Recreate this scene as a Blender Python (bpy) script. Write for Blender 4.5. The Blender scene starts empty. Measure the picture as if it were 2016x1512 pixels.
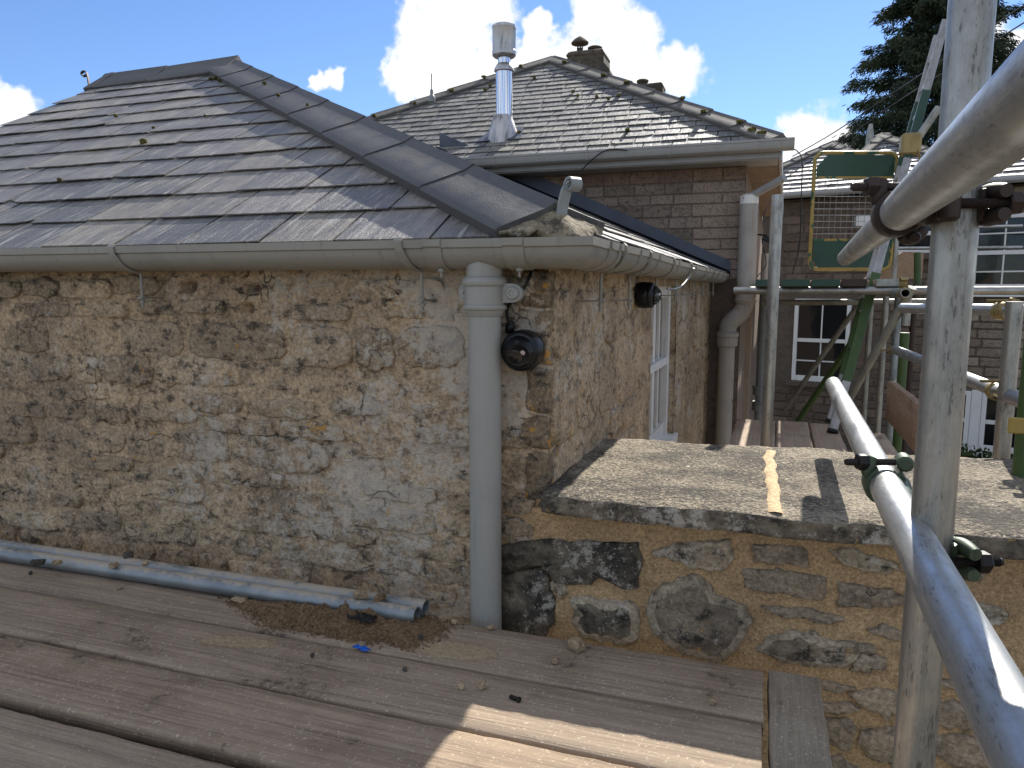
import bpy, bmesh, math, random
from mathutils import Vector, Matrix, noise as mn
V=Vector
random.seed(7)
S=bpy.context.scene
COL=S.collection
# ------------------------------------------------------------------ camera
FPX=1432.0; YAW=math.radians(18.8); PIT=math.radians(7.4)
CAM=V((.50,-1.753,.826))
CF=V((-math.sin(YAW)*math.cos(PIT),math.cos(YAW)*math.cos(PIT),-math.sin(PIT)))
CR=V((math.cos(YAW),math.sin(YAW),0)); CU=CR.cross(CF)
cd=bpy.data.cameras.new('camera'); cam=bpy.data.objects.new('camera',cd); COL.objects.link(cam)
cd.sensor_width=36; cd.lens=36*FPX/2016; cd.clip_start=.02; cd.clip_end=3000
cam.matrix_world=Matrix(((CR.x,CU.x,-CF.x,CAM.x),(CR.y,CU.y,-CF.y,CAM.y),(CR.z,CU.z,-CF.z,CAM.z),(0,0,0,1)))
S.camera=cam
def ray(x,y): return CF+CR*((x-1008)/FPX)-CU*((y-756)/FPX)
def dep(x,y,z): return CAM+ray(x,y)*z
def pln(x,y,p0,n):
    d=ray(x,y); n=V(n); return CAM+d*(((V(p0)-CAM).dot(n))/d.dot(n))
def px(x,y,ax,v):
    d=ray(x,y); return CAM+d*((v-CAM[ax])/d[ax])
# ------------------------------------------------------------------ light
SUN=V((.19,1.27,1)).normalized()
EL=math.asin(SUN.z); AZ=math.atan2(SUN.x,SUN.y)
sl=bpy.data.lights.new('sun','SUN'); sl.energy=4.2; sl.angle=math.radians(.53); sl.color=(1,.95,.87)
so=bpy.data.objects.new('sun',sl); COL.objects.link(so); so.rotation_euler=SUN.to_track_quat('Z','Y').to_euler(); so.location=(0,0,20)
S.view_settings.view_transform='Standard'; S.view_settings.look='None'; S.view_settings.gamma=1; S.view_settings.use_curve_mapping=False
S.view_settings.exposure=1.12
S.cycles.max_bounces=5; S.cycles.diffuse_bounces=3; S.cycles.glossy_bounces=3; S.cycles.transmission_bounces=2; S.cycles.volume_bounces=0; S.cycles.caustics_reflective=False; S.cycles.caustics_refractive=False
W=bpy.data.worlds.new('World'); S.world=W; W.use_nodes=True
class NB:
    def __init__(s,t): s.t=t
    def add(s,typ,ins=None,**pr):
        n=s.t.nodes.new(typ)
        for k,v in pr.items(): setattr(n,k,v)
        for k,v in (ins or {}).items():
            if isinstance(v,bpy.types.NodeSocket): s.t.links.new(v,n.inputs[k])
            else: n.inputs[k].default_value=v
        return n
    def math(s,op,a,b=0.0,c=None,clamp=False):
        i={0:a,1:b}
        if c is not None: i[2]=c
        return s.add('ShaderNodeMath',i,operation=op,use_clamp=clamp).outputs[0]
    def vmath(s,op,a,b=None,out=0):
        i={0:a}
        if b is not None: i[1]=b
        return s.add('ShaderNodeVectorMath',i,operation=op).outputs[out]
    def noise(s,vec,scale,detail=4,rough=.55,dist=0,out=0):
        return s.add('ShaderNodeTexNoise',{'Vector':vec,'Scale':scale,'Detail':detail,'Roughness':rough,'Distortion':dist}).outputs[out]
    def voro(s,vec,scale,feature='F1',out='Distance',rand=1):
        return s.add('ShaderNodeTexVoronoi',{'Vector':vec,'Scale':scale,'Randomness':rand},feature=feature).outputs[out]
    def rng(s,v,a,b,c=0.0,d=1.0,smooth=True):
        return s.add('ShaderNodeMapRange',{0:v,1:a,2:b,3:c,4:d},interpolation_type='SMOOTHSTEP' if smooth else 'LINEAR').outputs[0]
    def ramp(s,f,stops):
        n=s.add('ShaderNodeValToRGB',{0:f}); e=n.color_ramp.elements
        while len(e)<len(stops): e.new(.5)
        for q,(p,c) in zip(e,stops): q.position=p; q.color=(*c,1)
        return n.outputs[0]
    def mix(s,f,a,b,mode='MIX'):
        c=lambda q:(*q,1) if isinstance(q,tuple) and len(q)==3 else q
        n=s.add('ShaderNodeMix',{0:f,6:c(a),7:c(b)},data_type='RGBA',blend_type=mode,clamp_factor=True)
        return n.outputs[2]
    def mapv(s,vec,scale=(1,1,1),loc=(0,0,0),rot=(0,0,0)):
        return s.add('ShaderNodeMapping',{'Vector':vec,'Scale':scale,'Location':loc,'Rotation':rot}).outputs[0]
    def bump(s,h,st,dist=.01,nrm=None):
        i={'Height':h,'Strength':st,'Distance':dist}
        if nrm is not None: i['Normal']=nrm
        return s.add('ShaderNodeBump',i).outputs[0]
    @property
    def pos(s): return s.add('ShaderNodeNewGeometry').outputs['Position']
    @property
    def obj(s): return s.add('ShaderNodeTexCoord').outputs['Object']
    @property
    def rnd(s): return s.add('ShaderNodeObjectInfo').outputs['Random']
def world():
    N=NB(W.node_tree); bg=W.node_tree.nodes['Background']
    sky=N.add('ShaderNodeTexSky'); sky.sky_type='NISHITA'; sky.sun_disc=False
    sky.sun_elevation=EL; sky.sun_rotation=AZ; sky.air_density=1.0; sky.dust_density=.05; sky.ozone_density=3.0; sky.altitude=100
    d=N.add('ShaderNodeTexCoord').outputs['Generated']
    # cumulus: soft clumps in the directions of the clouds, edges broken by noise
    blobs=[(935,5,90),(865,60,85),(838,112,68),(815,150,58),(900,150,90),(970,140,72),(1050,135,62),(1125,140,82),(1190,30,62),(1218,100,82),(1262,140,52),(850,185,52),
           (1335,132,52),(655,160,24),(622,156,18),(18,228,52),(1600,288,70),(1650,300,45),(1990,112,56),(2005,170,45),(1055,60,34)]      # x, y, radius in photo pixels
    wv=N.add('ShaderNodeVectorMath',{0:N.vmath('SUBTRACT',N.noise(d,34,2,.6,out=1),(.5,.5,.5))},operation='SCALE'); wv.inputs[3].default_value=.05
    dw=N.vmath('NORMALIZE',N.vmath('ADD',d,wv.outputs[0]))
    acc=None
    for (x,y,r) in blobs:
        c=ray(x,y).normalized()
        g=N.rng(N.vmath('DOT_PRODUCT',dw,tuple(c),out=1),math.cos(math.atan(r*1.12/FPX)),math.cos(math.atan(r*.2/FPX)),0,1.1,smooth=False)
        acc=g if acc is None else N.math('MAXIMUM',acc,g)
    # unseen cloud over the rest of the sky, cover raised for neutral fill light
    big=N.noise(N.mapv(d,(2.2,2.2,4.5),(3.1,1.7,.4)),1.6,2,.5)
    infr=N.rng(N.vmath('DOT_PRODUCT',d,tuple(CF),out=1),math.cos(math.radians(62)),math.cos(math.radians(48)),1,0)
    gen=N.math('MULTIPLY',N.rng(big,.46,.58),infr)
    acc=N.math('MAXIMUM',acc,gen)
    n1=N.noise(d,32,5,.64)
    den=N.math('ADD',acc,N.math('MULTIPLY',N.math('SUBTRACT',n1,.5),1.6))
    den=N.math('MULTIPLY',N.rng(den,.10,.80),N.rng(acc,0.0,.22))
    sh=N.rng(N.math('ADD',N.math('MULTIPLY',n1,.7),N.math('MULTIPLY',acc,.3)),.4,.75)
    cc=N.mix(sh,(4.9,5.2,5.65),(6.6,6.55,6.45))
    skyc=N.mix(1.0,sky.outputs[0],(.60,.68,.84),'MULTIPLY')
    col=N.mix(den,skyc,cc)
    W.node_tree.links.new(col,bg.inputs[0]); bg.inputs[1].default_value=.088
world()
W.cycles.sampling_method='MANUAL'; W.cycles.sample_map_resolution=256
# ------------------------------------------------------------------ materials
MATS={}
def mat(name,fn,rough=.8,metal=0.0,spec=.3):
    m=bpy.data.materials.new(name); m.use_nodes=True; b=m.node_tree.nodes['Principled BSDF']
    b.inputs['Roughness'].default_value=rough; b.inputs['Metallic'].default_value=metal; b.inputs['Specular IOR Level'].default_value=spec
    N=NB(m.node_tree); r=fn(N)
    L=m.node_tree.links
    for k,v in r.items():
        if isinstance(v,bpy.types.NodeSocket): L.new(v,b.inputs[k])
        else: b.inputs[k].default_value=(*v,1) if isinstance(v,tuple) and len(v)==3 else v
    MATS[name]=m; return m
def masonry(c1,c2,c3,dark=(.05,.044,.035),darkamt=.5,lich=0.0,tint=.35,bumpst=.8,orange=0.0,blackamt=0.0,fine=1.0,lichx=None,crack=0.0):
    """rubble stone or mortar: blotched earth colours, soot, pale lichen crusts, pitted relief"""
    def f(N):
        p=N.pos
        a=N.noise(p,3.2,4,.62); b=N.noise(N.mapv(p,(1,1,1.6)),16,5,.68); g=N.noise(p,95*fine,3,.7); r=N.rnd
        col=N.ramp(a,[(.3,c1),(.52,c2),(.72,c3)])
        col=N.mix(N.math('MULTIPLY',N.rng(b,.36,.68),.6),col,c3)
        col=N.mix(N.math('MULTIPLY',N.math('SUBTRACT',1,r),tint),col,tuple(q*.5 for q in c2))
        col=N.mix(N.math('MULTIPLY',N.rng(r,.6,1),tint*.7),col,tuple(min(1,q*1.35) for q in c1))
        dk=N.math('MULTIPLY',N.rng(N.math('ADD',N.math('MULTIPLY',b,.6),N.math('MULTIPLY',N.noise(N.mapv(p,(1,1,1),(4,1,7)),41,3,.72),.4)),.5,.62),darkamt)
        col=N.mix(dk,col,dark)
        col=N.mix(N.rng(g,.3,.74),N.mix(1,col,(.62,.6,.58),'MULTIPLY'),N.mix(1,col,(1.25,1.24,1.22),'MULTIPLY'))
        if blackamt:
            bk=N.rng(N.math('ADD',N.math('MULTIPLY',N.noise(N.mapv(p,(1,1,1),(9,3,2)),9,8,.72),.75),N.math('MULTIPLY',g,.25)),.55-.2*blackamt,.78-.2*blackamt)
            col=N.mix(N.math('MULTIPLY',bk,.93),col,(.024,.022,.02))
        if lich:
            reg=N.noise(N.mapv(p,(1,1,1),(2,5,3)),2.6,3,.65)
            if lichx:
                x=N.add('ShaderNodeSeparateXYZ',{0:p}).outputs[0]
                w=N.rng(x,lichx[0],lichx[1],.04,.22)
                reg=N.math('ADD',reg,N.math('SUBTRACT',w,.16))
            s1=N.noise(N.mapv(p,(1,1,1),(1,2,9)),34,5,.8); s2=N.math('SUBTRACT',.5,N.voro(p,75,rand=1))
            m1=N.rng(N.math('ADD',N.math('MULTIPLY',reg,.8),N.math('MULTIPLY',s1,.8)),.905-.1*lich,1.0-.1*lich)
            m2=N.math('MULTIPLY',N.rng(N.math('ADD',s2,N.math('MULTIPLY',reg,.5)),.60,.66),.75)
            mm=N.math('MAXIMUM',m1,m2)
            col=N.mix(N.math('MULTIPLY',mm,.55),col,(.56,.515,.44))
        if crack:
            wp=N.vmath('ADD',N.mapv(p,(1,1,1.7)),N.vmath('MULTIPLY',N.noise(p,9,3,.6,out=1),(.16,.16,.16)))
            ce=N.voro(wp,4.2,'DISTANCE_TO_EDGE')
            cm=N.math('MULTIPLY',N.rng(ce,.016,.003),N.rng(N.noise(N.mapv(p,(1,1,1),(3,8,2)),5,3,.6),.52,.64))
            col=N.mix(N.math('MULTIPLY',cm,.85*crack),col,(.03,.025,.02))
            pit=N.rng(N.noise(N.mapv(p,(1,1,1.8),(2,2,9)),24,4,.75),.645,.69)
            col=N.mix(N.math('MULTIPLY',pit,.8*crack),col,(.035,.03,.025))
        if orange:
            o=N.rng(N.noise(N.mapv(p,(1,1,1),(7,7,1)),22,4,.7),.66-.08*orange,.70-.08*orange)
            col=N.mix(N.math('MULTIPLY',o,.85),col,(.48,.25,.05))
        h=N.math('ADD',N.math('MULTIPLY',b,.6),N.math('MULTIPLY',g,.25))
        if crack: h=N.math('SUBTRACT',h,N.math('MULTIPLY',cm,.5))
        n=N.bump(h,bumpst,.018)
        return {'Base Color':col,'Normal':n,'Roughness':.92}
    return f
WY=((.46,.34,.185),(.35,.26,.15),(.24,.185,.118))
mat('wall_mortar',masonry((.62,.465,.29),(.48,.36,.23),(.33,.25,.17),darkamt=.75,lich=1.0,tint=0,lichx=(-1.5,-.45),bumpst=1,crack=.75))
mat('wall_stone',masonry((.56,.43,.275),(.43,.335,.225),(.29,.23,.165),darkamt=.85,lich=1.0,tint=.4,lichx=(-1.5,-.45),orange=.15,bumpst=1,crack=.45))
mat('side_mortar',masonry((.58,.45,.29),(.46,.355,.23),(.31,.24,.16),darkamt=.6,tint=0,lich=.4,crack=.8,bumpst=1))
mat('side_stone',masonry((.60,.46,.30),(.46,.355,.235),(.30,.235,.16),darkamt=.7,lich=.5,tint=.3,orange=.3,crack=.7,bumpst=1))
mat('corner_stone',masonry((.33,.25,.16),(.24,.185,.12),(.16,.125,.09),darkamt=.9,lich=.5,tint=.3,orange=.9,crack=.8))
mat('ochre_mortar',masonry((.54,.375,.20),(.47,.325,.175),(.39,.265,.145),darkamt=.28,tint=0,bumpst=.5,dark=(.17,.115,.065),fine=1.6))
mat('garden_stone',masonry((.44,.355,.24),(.31,.25,.175),(.18,.15,.115),darkamt=.95,lich=.5,tint=.3,blackamt=.45,orange=.2))
mat('garden_stone_clean',masonry((.46,.375,.26),(.37,.30,.21),(.28,.225,.165),darkamt=.6,tint=.25,dark=(.10,.08,.06)))
mat('garden_stone_black',masonry((.34,.29,.20),(.22,.19,.14),(.12,.105,.08),darkamt=.95,lich=.2,tint=.2,blackamt=.85))
def coping_mat(N):
    p=N.pos; a=N.noise(p,6,4,.65); g=N.noise(p,115,4,.8); k=N.noise(N.mapv(p,(1,1,1),(6,1,1)),3.4,4,.7); v=N.voro(p,120)
    col=N.ramp(N.math('ADD',N.math('MULTIPLY',a,.35),N.math('MULTIPLY',g,.65)),[(.34,(.08,.07,.055)),(.47,(.28,.235,.17)),(.6,(.52,.445,.33)),(.7,(.66,.59,.47))])
    bk=N.rng(N.math('ADD',N.math('MULTIPLY',N.noise(N.mapv(p,(1,1,1),(3,3,3)),95,4,.8),.55),N.math('MULTIPLY',k,.45)),.455,.56)
    col=N.mix(N.math('MULTIPLY',bk,.85),col,(.045,.042,.038))
    w=N.rng(N.noise(N.mapv(p,(1,1,1),(8,8,8)),42,4,.75),.645,.69)
    col=N.mix(N.math('MULTIPLY',w,.85),col,(.66,.62,.53))
    return {'Base Color':col,'Normal':N.bump(N.math('ADD',g,N.math('MULTIPLY',v,-.6)),1.0,.012),'Roughness':.95}
mat('coping_stone',coping_mat)
mat('stone_rim',masonry((.52,.44,.31),(.42,.35,.25),(.30,.25,.18),darkamt=.6,tint=.2,lich=.3))
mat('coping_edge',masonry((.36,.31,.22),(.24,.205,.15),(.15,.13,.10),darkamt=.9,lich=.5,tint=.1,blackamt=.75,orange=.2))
mat('sandy_mortar',masonry((.62,.46,.27),(.56,.42,.25),(.48,.36,.21),darkamt=.1,tint=0,bumpst=.5))
mat('house_brick',masonry((.31,.255,.205),(.25,.205,.165),(.19,.155,.13),darkamt=.6,tint=.5,bumpst=.8,crack=.4))
mat('house_brick_red',masonry((.36,.245,.175),(.30,.205,.15),(.23,.165,.125),darkamt=.5,tint=.4,bumpst=.8))
mat('house_mortar',masonry((.22,.175,.14),(.19,.15,.12),(.15,.12,.10),darkamt=.4,tint=0))
mat('house_smooth',masonry((.35,.275,.215),(.30,.24,.19),(.25,.20,.16),darkamt=.35,tint=0,bumpst=.4,dark=(.14,.11,.085)))
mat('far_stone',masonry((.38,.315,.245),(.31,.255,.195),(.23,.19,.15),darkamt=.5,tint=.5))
mat('far_stone_brown_shade',masonry((.215,.165,.125),(.175,.135,.105),(.13,.10,.08),darkamt=.5,tint=.4))  # brown wing stone, its colour darkened for the shade under the upper lift
mat('far_mortar',masonry((.17,.14,.11),(.145,.118,.094),(.115,.095,.077),darkamt=.4,tint=0))
mat('chimney_stone',masonry((.20,.165,.12),(.135,.112,.085),(.08,.07,.057),darkamt=.8,blackamt=.3))
mat('hip_mortar',masonry((.40,.345,.24),(.28,.24,.165),(.17,.145,.10),darkamt=.9,lich=.45,blackamt=.3,orange=.3))
mat('render_brown',masonry((.33,.25,.16),(.27,.2,.13),(.2,.15,.1),darkamt=.6,tint=0))
def slate(cA,cB,cC,streak=(55,5,5),pale=.5,ro=.38):
    def f(N):
        p=N.pos; r=N.rnd
        q=N.vmath('ADD',p,N.add('ShaderNodeCombineXYZ',{0:N.math('MULTIPLY',r,13),1:N.math('MULTIPLY',r,7)}).outputs[0])
        a=N.noise(N.mapv(q,streak),1,5,.74,.6); b=N.noise(p,7,4,.65); g=N.noise(p,170,3,.75)
        col=N.mix(r,cA,cB)
        col=N.mix(N.math('MULTIPLY',N.rng(N.math('FRACT',N.math('MULTIPLY',r,7.31)),.55,1),.8),col,cC)
        col=N.mix(N.rng(b,.35,.68),N.mix(1,col,(.72,.72,.75),'MULTIPLY'),N.mix(1,col,(1.18,1.16,1.1),'MULTIPLY'))
        col=N.mix(N.math('MULTIPLY',N.rng(a,.53,.66),pale),col,(.46,.435,.39))
        col=N.mix(N.math('MULTIPLY',N.rng(a,.46,.32),.75),col,(.045,.045,.05))
        col=N.mix(N.math('MULTIPLY',N.rng(N.math('ADD',N.math('MULTIPLY',g,.5),N.math('MULTIPLY',b,.5)),.58,.66),.55),col,(.42,.40,.35))
        col=N.mix(N.math('MULTIPLY',N.rng(g,.42,.3),.5),col,(.05,.05,.05))
        return {'Base Color':col,'Roughness':N.rng(a,.3,.7,ro,ro+.2),'Normal':N.bump(g,.5,.0035,N.bump(a,.8,.008))}
    return f
mat('slate',slate((.205,.185,.17),(.085,.084,.082),(.225,.20,.16),(60,4.5,4.5),.65),spec=.7)
mat('slate_side',slate((.235,.215,.205),(.145,.144,.142),(.26,.238,.20),(9,30,9),.4,.6),spec=.3)
mat('slate_house',slate((.21,.20,.185),(.08,.081,.08),(.20,.19,.15),(38,6,6),.4,.5),rough=.6,spec=.45)
mat('slate_far',slate((.27,.26,.255),(.19,.19,.19),(.24,.235,.215),(24,6,6),.4,.48),rough=.5,spec=.45)
mat('ridge_tile',lambda N:(lambda p,r:(lambda a,g:{'Base Color':N.mix(N.math('MULTIPLY',N.rng(a,.62,.75),.5),N.mix(N.rng(g,.3,.7),N.mix(r,(.052,.053,.056),(.078,.077,.078)),N.mix(r,(.085,.085,.086),(.115,.112,.108))),(.33,.31,.25)),
    'Normal':N.bump(N.noise(p,150,4,.7),.4,.004),'Roughness':N.rng(g,.3,.7,.5,.75)})(N.noise(p,23,6,.75),N.noise(p,12,7,.7)))(N.pos,N.rnd))
mat('ridge_tile_old',lambda N:(lambda p,r:(lambda a,g:{'Base Color':N.mix(N.math('MULTIPLY',N.rng(a,.56,.72),.65),N.mix(N.rng(g,.3,.7),N.mix(r,(.07,.068,.064),(.11,.105,.095)),(.145,.135,.118)),(.33,.30,.23)),
    'Normal':N.bump(N.noise(p,90,4,.7),.5,.006),'Roughness':.8})(N.noise(p,17,6,.75),N.noise(p,10,7,.7)))(N.pos,N.rnd))
def paint(c,rough=.42,dirt=.25,chip=None,wob=.15):
    def f(N):
        p=N.pos; a=N.noise(p,6,6,.65); g=N.noise(p,60,5,.7)
        col=N.mix(N.math('MULTIPLY',N.rng(a,.45,.75),dirt),c,tuple(q*.55 for q in c))
        col=N.mix(N.math('MULTIPLY',N.rng(g,.66,.74),dirt),col,tuple(q*.4 for q in c))
        dr=N.noise(N.mapv(p,(55,55,3.5)),1,4,.7); col=N.mix(N.math('MULTIPLY',N.rng(dr,.56,.7),dirt*1.2),col,tuple(q*.45 for q in c))
        if chip: col=N.mix(N.rng(N.noise(N.mapv(p,(1,1,.6),(3,2,5)),11,6,.6),chip[0],chip[0]+.02),col,chip[1])
        return {'Base Color':col,'Roughness':N.rng(a,.3,.7,rough-.06,rough+.12),'Normal':N.bump(N.noise(p,35,4,.6),wob,.004)}
    return f
mat('gutter_paint',paint((.275,.262,.222),.42,.3),spec=.45)
mat('pipe_paint',paint((.315,.312,.282),.38,.22),spec=.45)
mat('soil_paint',paint((.34,.315,.28),.45,.4,(.70,(.03,.03,.035))),spec=.4)
mat('house_gutter_paint',paint((.30,.30,.285),.4,.25),spec=.4)
mat('white_paint',paint((.74,.74,.72),.5,.22),spec=.4)
mat('white_flaking',paint((.72,.71,.67),.6,.35,(.66,(.42,.36,.27))),spec=.3)
mat('grey_steel_paint',paint((.24,.255,.25),.45,.35),spec=.4)
mat('green_paint',paint((.022,.062,.04),.4,.35,(.73,(.42,.29,.05))),spec=.4)
mat('yellow_paint',paint((.33,.235,.06),.5,.5,(.53,(.03,.09,.05))),spec=.4)
mat('green_tube',paint((.045,.085,.022),.45,.5,(.70,(.3,.24,.06))),spec=.4)
mat('iron_dark',paint((.05,.036,.03),.5,.4),metal=.55,spec=.4)
mat('iron_green',paint((.06,.085,.052),.5,.5,(.63,(.06,.045,.035))),metal=.35,spec=.4)
mat('bolt_black',paint((.028,.025,.023),.45,.3),metal=.6)
mat('coupler_brass',paint((.30,.23,.10),.42,.5),metal=.5)
mat('black_plastic',lambda N:{'Base Color':(.005,.0055,.007),'Roughness':.3},spec=.35)
mat('black_gloss',lambda N:{'Base Color':(.004,.004,.006),'Roughness':.12},spec=.55)
mat('led',lambda N:{'Base Color':(.5,.45,.45),'Roughness':.2},metal=.5)
mat('lead',paint((.085,.098,.125),.5,.3),metal=.1)
mat('rubber',lambda N:{'Base Color':(.01,.01,.01),'Roughness':.5})
def galv(base,dark,st=1.0,rough=.42,metal=.6):
    def f(N):
        o=N.obj; r=N.rnd; of=N.vmath('ADD',o,N.add('ShaderNodeCombineXYZ',{0:N.math('MULTIPLY',r,31),1:N.math('MULTIPLY',r,17),2:N.math('MULTIPLY',r,53)}).outputs[0])
        a=N.noise(N.mapv(of,(120,120,5)),1,5,.75); b=N.noise(N.mapv(of,(1,1,.5)),17,5,.7); c=N.noise(N.mapv(of,(260,260,40)),1,4,.75)
        col=N.mix(N.rng(b,.3,.7),base,tuple(q*.66 for q in base))
        col=N.mix(N.math('MULTIPLY',N.rng(a,.5,.66),.6*st),col,tuple(q*.5 for q in base))
        col=N.mix(N.math('MULTIPLY',N.rng(a,.46,.34),.3*st),col,tuple(min(1,q*1.25) for q in base))
        col=N.mix(N.math('MULTIPLY',N.rng(N.math('ADD',N.math('MULTIPLY',c,.6),N.math('MULTIPLY',b,.4)),.555,.605),.8*st),col,dark)
        sp=N.math('MULTIPLY',N.rng(N.noise(N.mapv(of,(1,1,.45)),26,4,.7),.66,.72),.6*st)
        col=N.mix(sp,col,tuple(q*.6 for q in dark))
        return {'Base Color':col,'Roughness':N.rng(b,.3,.7,rough-.1,rough+.14),'Metallic':metal,'Normal':N.bump(c,.35*st,.0008,N.bump(b,.15,.004))}
    return f
mat('galvanised',galv((.47,.475,.46),(.13,.125,.11),.7,.42,.8),spec=.5)
mat('galvanised_old',galv((.40,.395,.365),(.085,.078,.066),.85,.42,.85),spec=.4)
mat('galvanised_dull',galv((.36,.36,.32),(.1,.09,.07),.7,.5),spec=.4)
mat('galvanised_blue',galv((.30,.335,.345),(.16,.13,.10),.9,.55),spec=.4)
def dusty(N):
    g=N.add('ShaderNodeNewGeometry'); nz=N.add('ShaderNodeSeparateXYZ',{0:g.outputs['Normal']}).outputs[2]; p=g.outputs['Position']
    n=N.noise(p,38,5,.75); b=N.noise(p,7,3,.6)
    dust=N.rng(N.math('ADD',N.math('MULTIPLY',nz,.35),N.math('ADD',N.math('MULTIPLY',n,.75),N.math('MULTIPLY',b,.4))),.78,.95)
    col=N.mix(N.rng(b,.35,.65),(.21,.235,.25),(.31,.33,.335))
    return {'Base Color':N.mix(N.math('MULTIPLY',dust,.85),col,(.40,.34,.26)),'Metallic':N.rng(dust,0,1,.7,0),'Roughness':.5,'Normal':N.bump(n,.4,.004)}
mat('tube_dusty',dusty)
mat('stainless',lambda N:{'Base Color':(.70,.71,.73),'Roughness':.13,'Metallic':1.0,'Normal':N.bump(N.noise(N.mapv(N.obj,(5,5,1)),1,2,.5),.12,.02)})
mat('stainless_dull',lambda N:(lambda o:{'Base Color':N.mix(N.rng(N.noise(N.mapv(o,(20,20,3)),1,6,.7),.45,.7),(.5,.49,.48),(.2,.19,.18)),'Roughness':.42,'Metallic':.9})(N.obj))
mat('aluminium',galv((.40,.395,.38),(.12,.11,.10),.6,.45))
def wood(cl,cm,cdk,ax=(1.1,46,46),warm=.0):
    def f(N):
        p=N.pos; r=N.rnd; q=N.vmath('ADD',p,N.add('ShaderNodeCombineXYZ',{0:N.math('MULTIPLY',r,19),1:N.math('MULTIPLY',r,7),2:N.math('MULTIPLY',r,3)}).outputs[0])
        gr=N.noise(N.mapv(q,ax),1,6,.72,.8); fine=N.noise(N.mapv(q,tuple(k*3.2 for k in ax)),1,4,.75); bl=N.noise(q,4.0,5,.7); sp=N.noise(q,36,5,.75)
        col=N.ramp(gr,[(.24,cdk),(.44,cm),(.74,cl)])
        col=N.mix(N.math('MULTIPLY',N.rng(fine,.4,.62),.35),N.mix(1,col,(.72,.72,.72),'MULTIPLY'),N.mix(1,col,(1.15,1.13,1.1),'MULTIPLY'))
        col=N.mix(N.math('MULTIPLY',N.rng(bl,.42,.72),.55),col,N.mix(1,col,(.52,.47,.42),'MULTIPLY'))
        col=N.mix(N.math('MULTIPLY',N.rng(N.math('ADD',N.math('MULTIPLY',bl,.62),N.math('MULTIPLY',sp,.38)),.575,.645),.75),col,(.05,.042,.036))
        col=N.mix(N.math('MULTIPLY',N.rng(N.noise(N.mapv(q,(1,1,1),(5,5,5)),130,3,.75),.59,.67),.7),col,(.56,.48,.37))
        col=N.mix(N.math('MULTIPLY',r,.3),col,N.mix(1,col,(1.12,.98,.84),'MULTIPLY'))
        return {'Base Color':col,'Roughness':.86,'Normal':N.bump(gr,.7,.005,N.bump(fine,.5,.002))}
    return f
mat('board_wood',wood((.49,.39,.285),(.34,.265,.195),(.145,.113,.085)),spec=.25)
mat('gap_shade_wood',wood((.05,.043,.033),(.03,.027,.02),(.012,.011,.009)),spec=.2)  # near-black colour stands in for the shade below the deck joints
mat('board_wood_y',wood((.42,.365,.28),(.33,.285,.22),(.19,.165,.13),(60,1.6,60)),spec=.25)
mat('board_wood_far',wood((.54,.43,.34),(.44,.35,.275),(.27,.215,.17),(50,1.2,50)),spec=.25)
mat('toe_wood',wood((.46,.33,.23),(.38,.27,.185),(.25,.175,.12),(50,1.2,50)),spec=.25)
mat('sand',lambda N:{'Base Color':N.ramp(N.noise(N.pos,120,5,.7),[(.3,(.085,.055,.03)),(.5,(.20,.13,.07)),(.7,(.36,.25,.15))]),'Normal':N.bump(N.noise(N.pos,260,4,.7),.9,.006),'Roughness':.95})
mat('sand_pale',lambda N:{'Base Color':N.ramp(N.noise(N.pos,120,5,.7),[(.3,(.30,.22,.14)),(.5,(.42,.32,.2)),(.7,(.55,.43,.29))]),'Normal':N.bump(N.noise(N.pos,260,4,.7),.9,.006),'Roughness':.95})
mat('chip_stone',masonry((.55,.42,.27),(.45,.345,.22),(.34,.26,.17),darkamt=.4,tint=.3,fine=2))
mat('chip_dark',masonry((.14,.125,.10),(.09,.08,.068),(.05,.046,.04),darkamt=.4,tint=.3,fine=2))
mat('blue_plastic',lambda N:{'Base Color':(.01,.11,.52),'Roughness':.35})
mat('black_felt',lambda N:{'Base Color':N.ramp(N.noise(N.pos,60,5,.7),[(.4,(.008,.008,.008)),(.7,(.04,.038,.035))]),'Roughness':.6,'Normal':N.bump(N.noise(N.pos,80,4,.7),.8,.01)})
mat('moss',lambda N:{'Base Color':N.ramp(N.noise(N.pos,90,4,.7),[(.35,(.03,.028,.012)),(.5,(.10,.09,.02)),(.65,(.30,.25,.05))]),'Roughness':.95,'Normal':N.bump(N.noise(N.pos,200,4,.7),1,.01)})
mat('glass_dark',lambda N:{'Base Color':(.012,.013,.014),'Roughness':.06,'Normal':N.bump(N.noise(N.pos,2.2,3,.5),.06,.05)},spec=.35)
mat('glass_grey',lambda N:{'Base Color':N.ramp(N.noise(N.pos,5,4,.6),[(.35,(.10,.085,.065)),(.65,(.22,.19,.15))]),'Roughness':.15},spec=.6)
mat('void',lambda N:{'Base Color':(.01,.009,.008),'Roughness':1.0},spec=0)
mat('brick_red',masonry((.24,.105,.075),(.2,.085,.06),(.14,.065,.05),darkamt=.6,tint=0))
mat('needle',lambda N:{'Base Color':N.mix(N.rng(N.noise(N.pos,1.6,4,.6),.35,.65),(.020,.034,.022),(.055,.075,.04)),'Roughness':.7},spec=.2)
mat('leaf_hedge',lambda N:{'Base Color':N.mix(N.rng(N.noise(N.pos,6,4,.6),.35,.65),(.03,.05,.02),(.07,.10,.035)),'Roughness':.6},spec=.3)
mat('bark',lambda N:{'Base Color':N.ramp(N.noise(N.mapv(N.pos,(9,9,2)),1,6,.7),[(.3,(.035,.026,.02)),(.7,(.11,.08,.06))]),'Roughness':.9})
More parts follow.
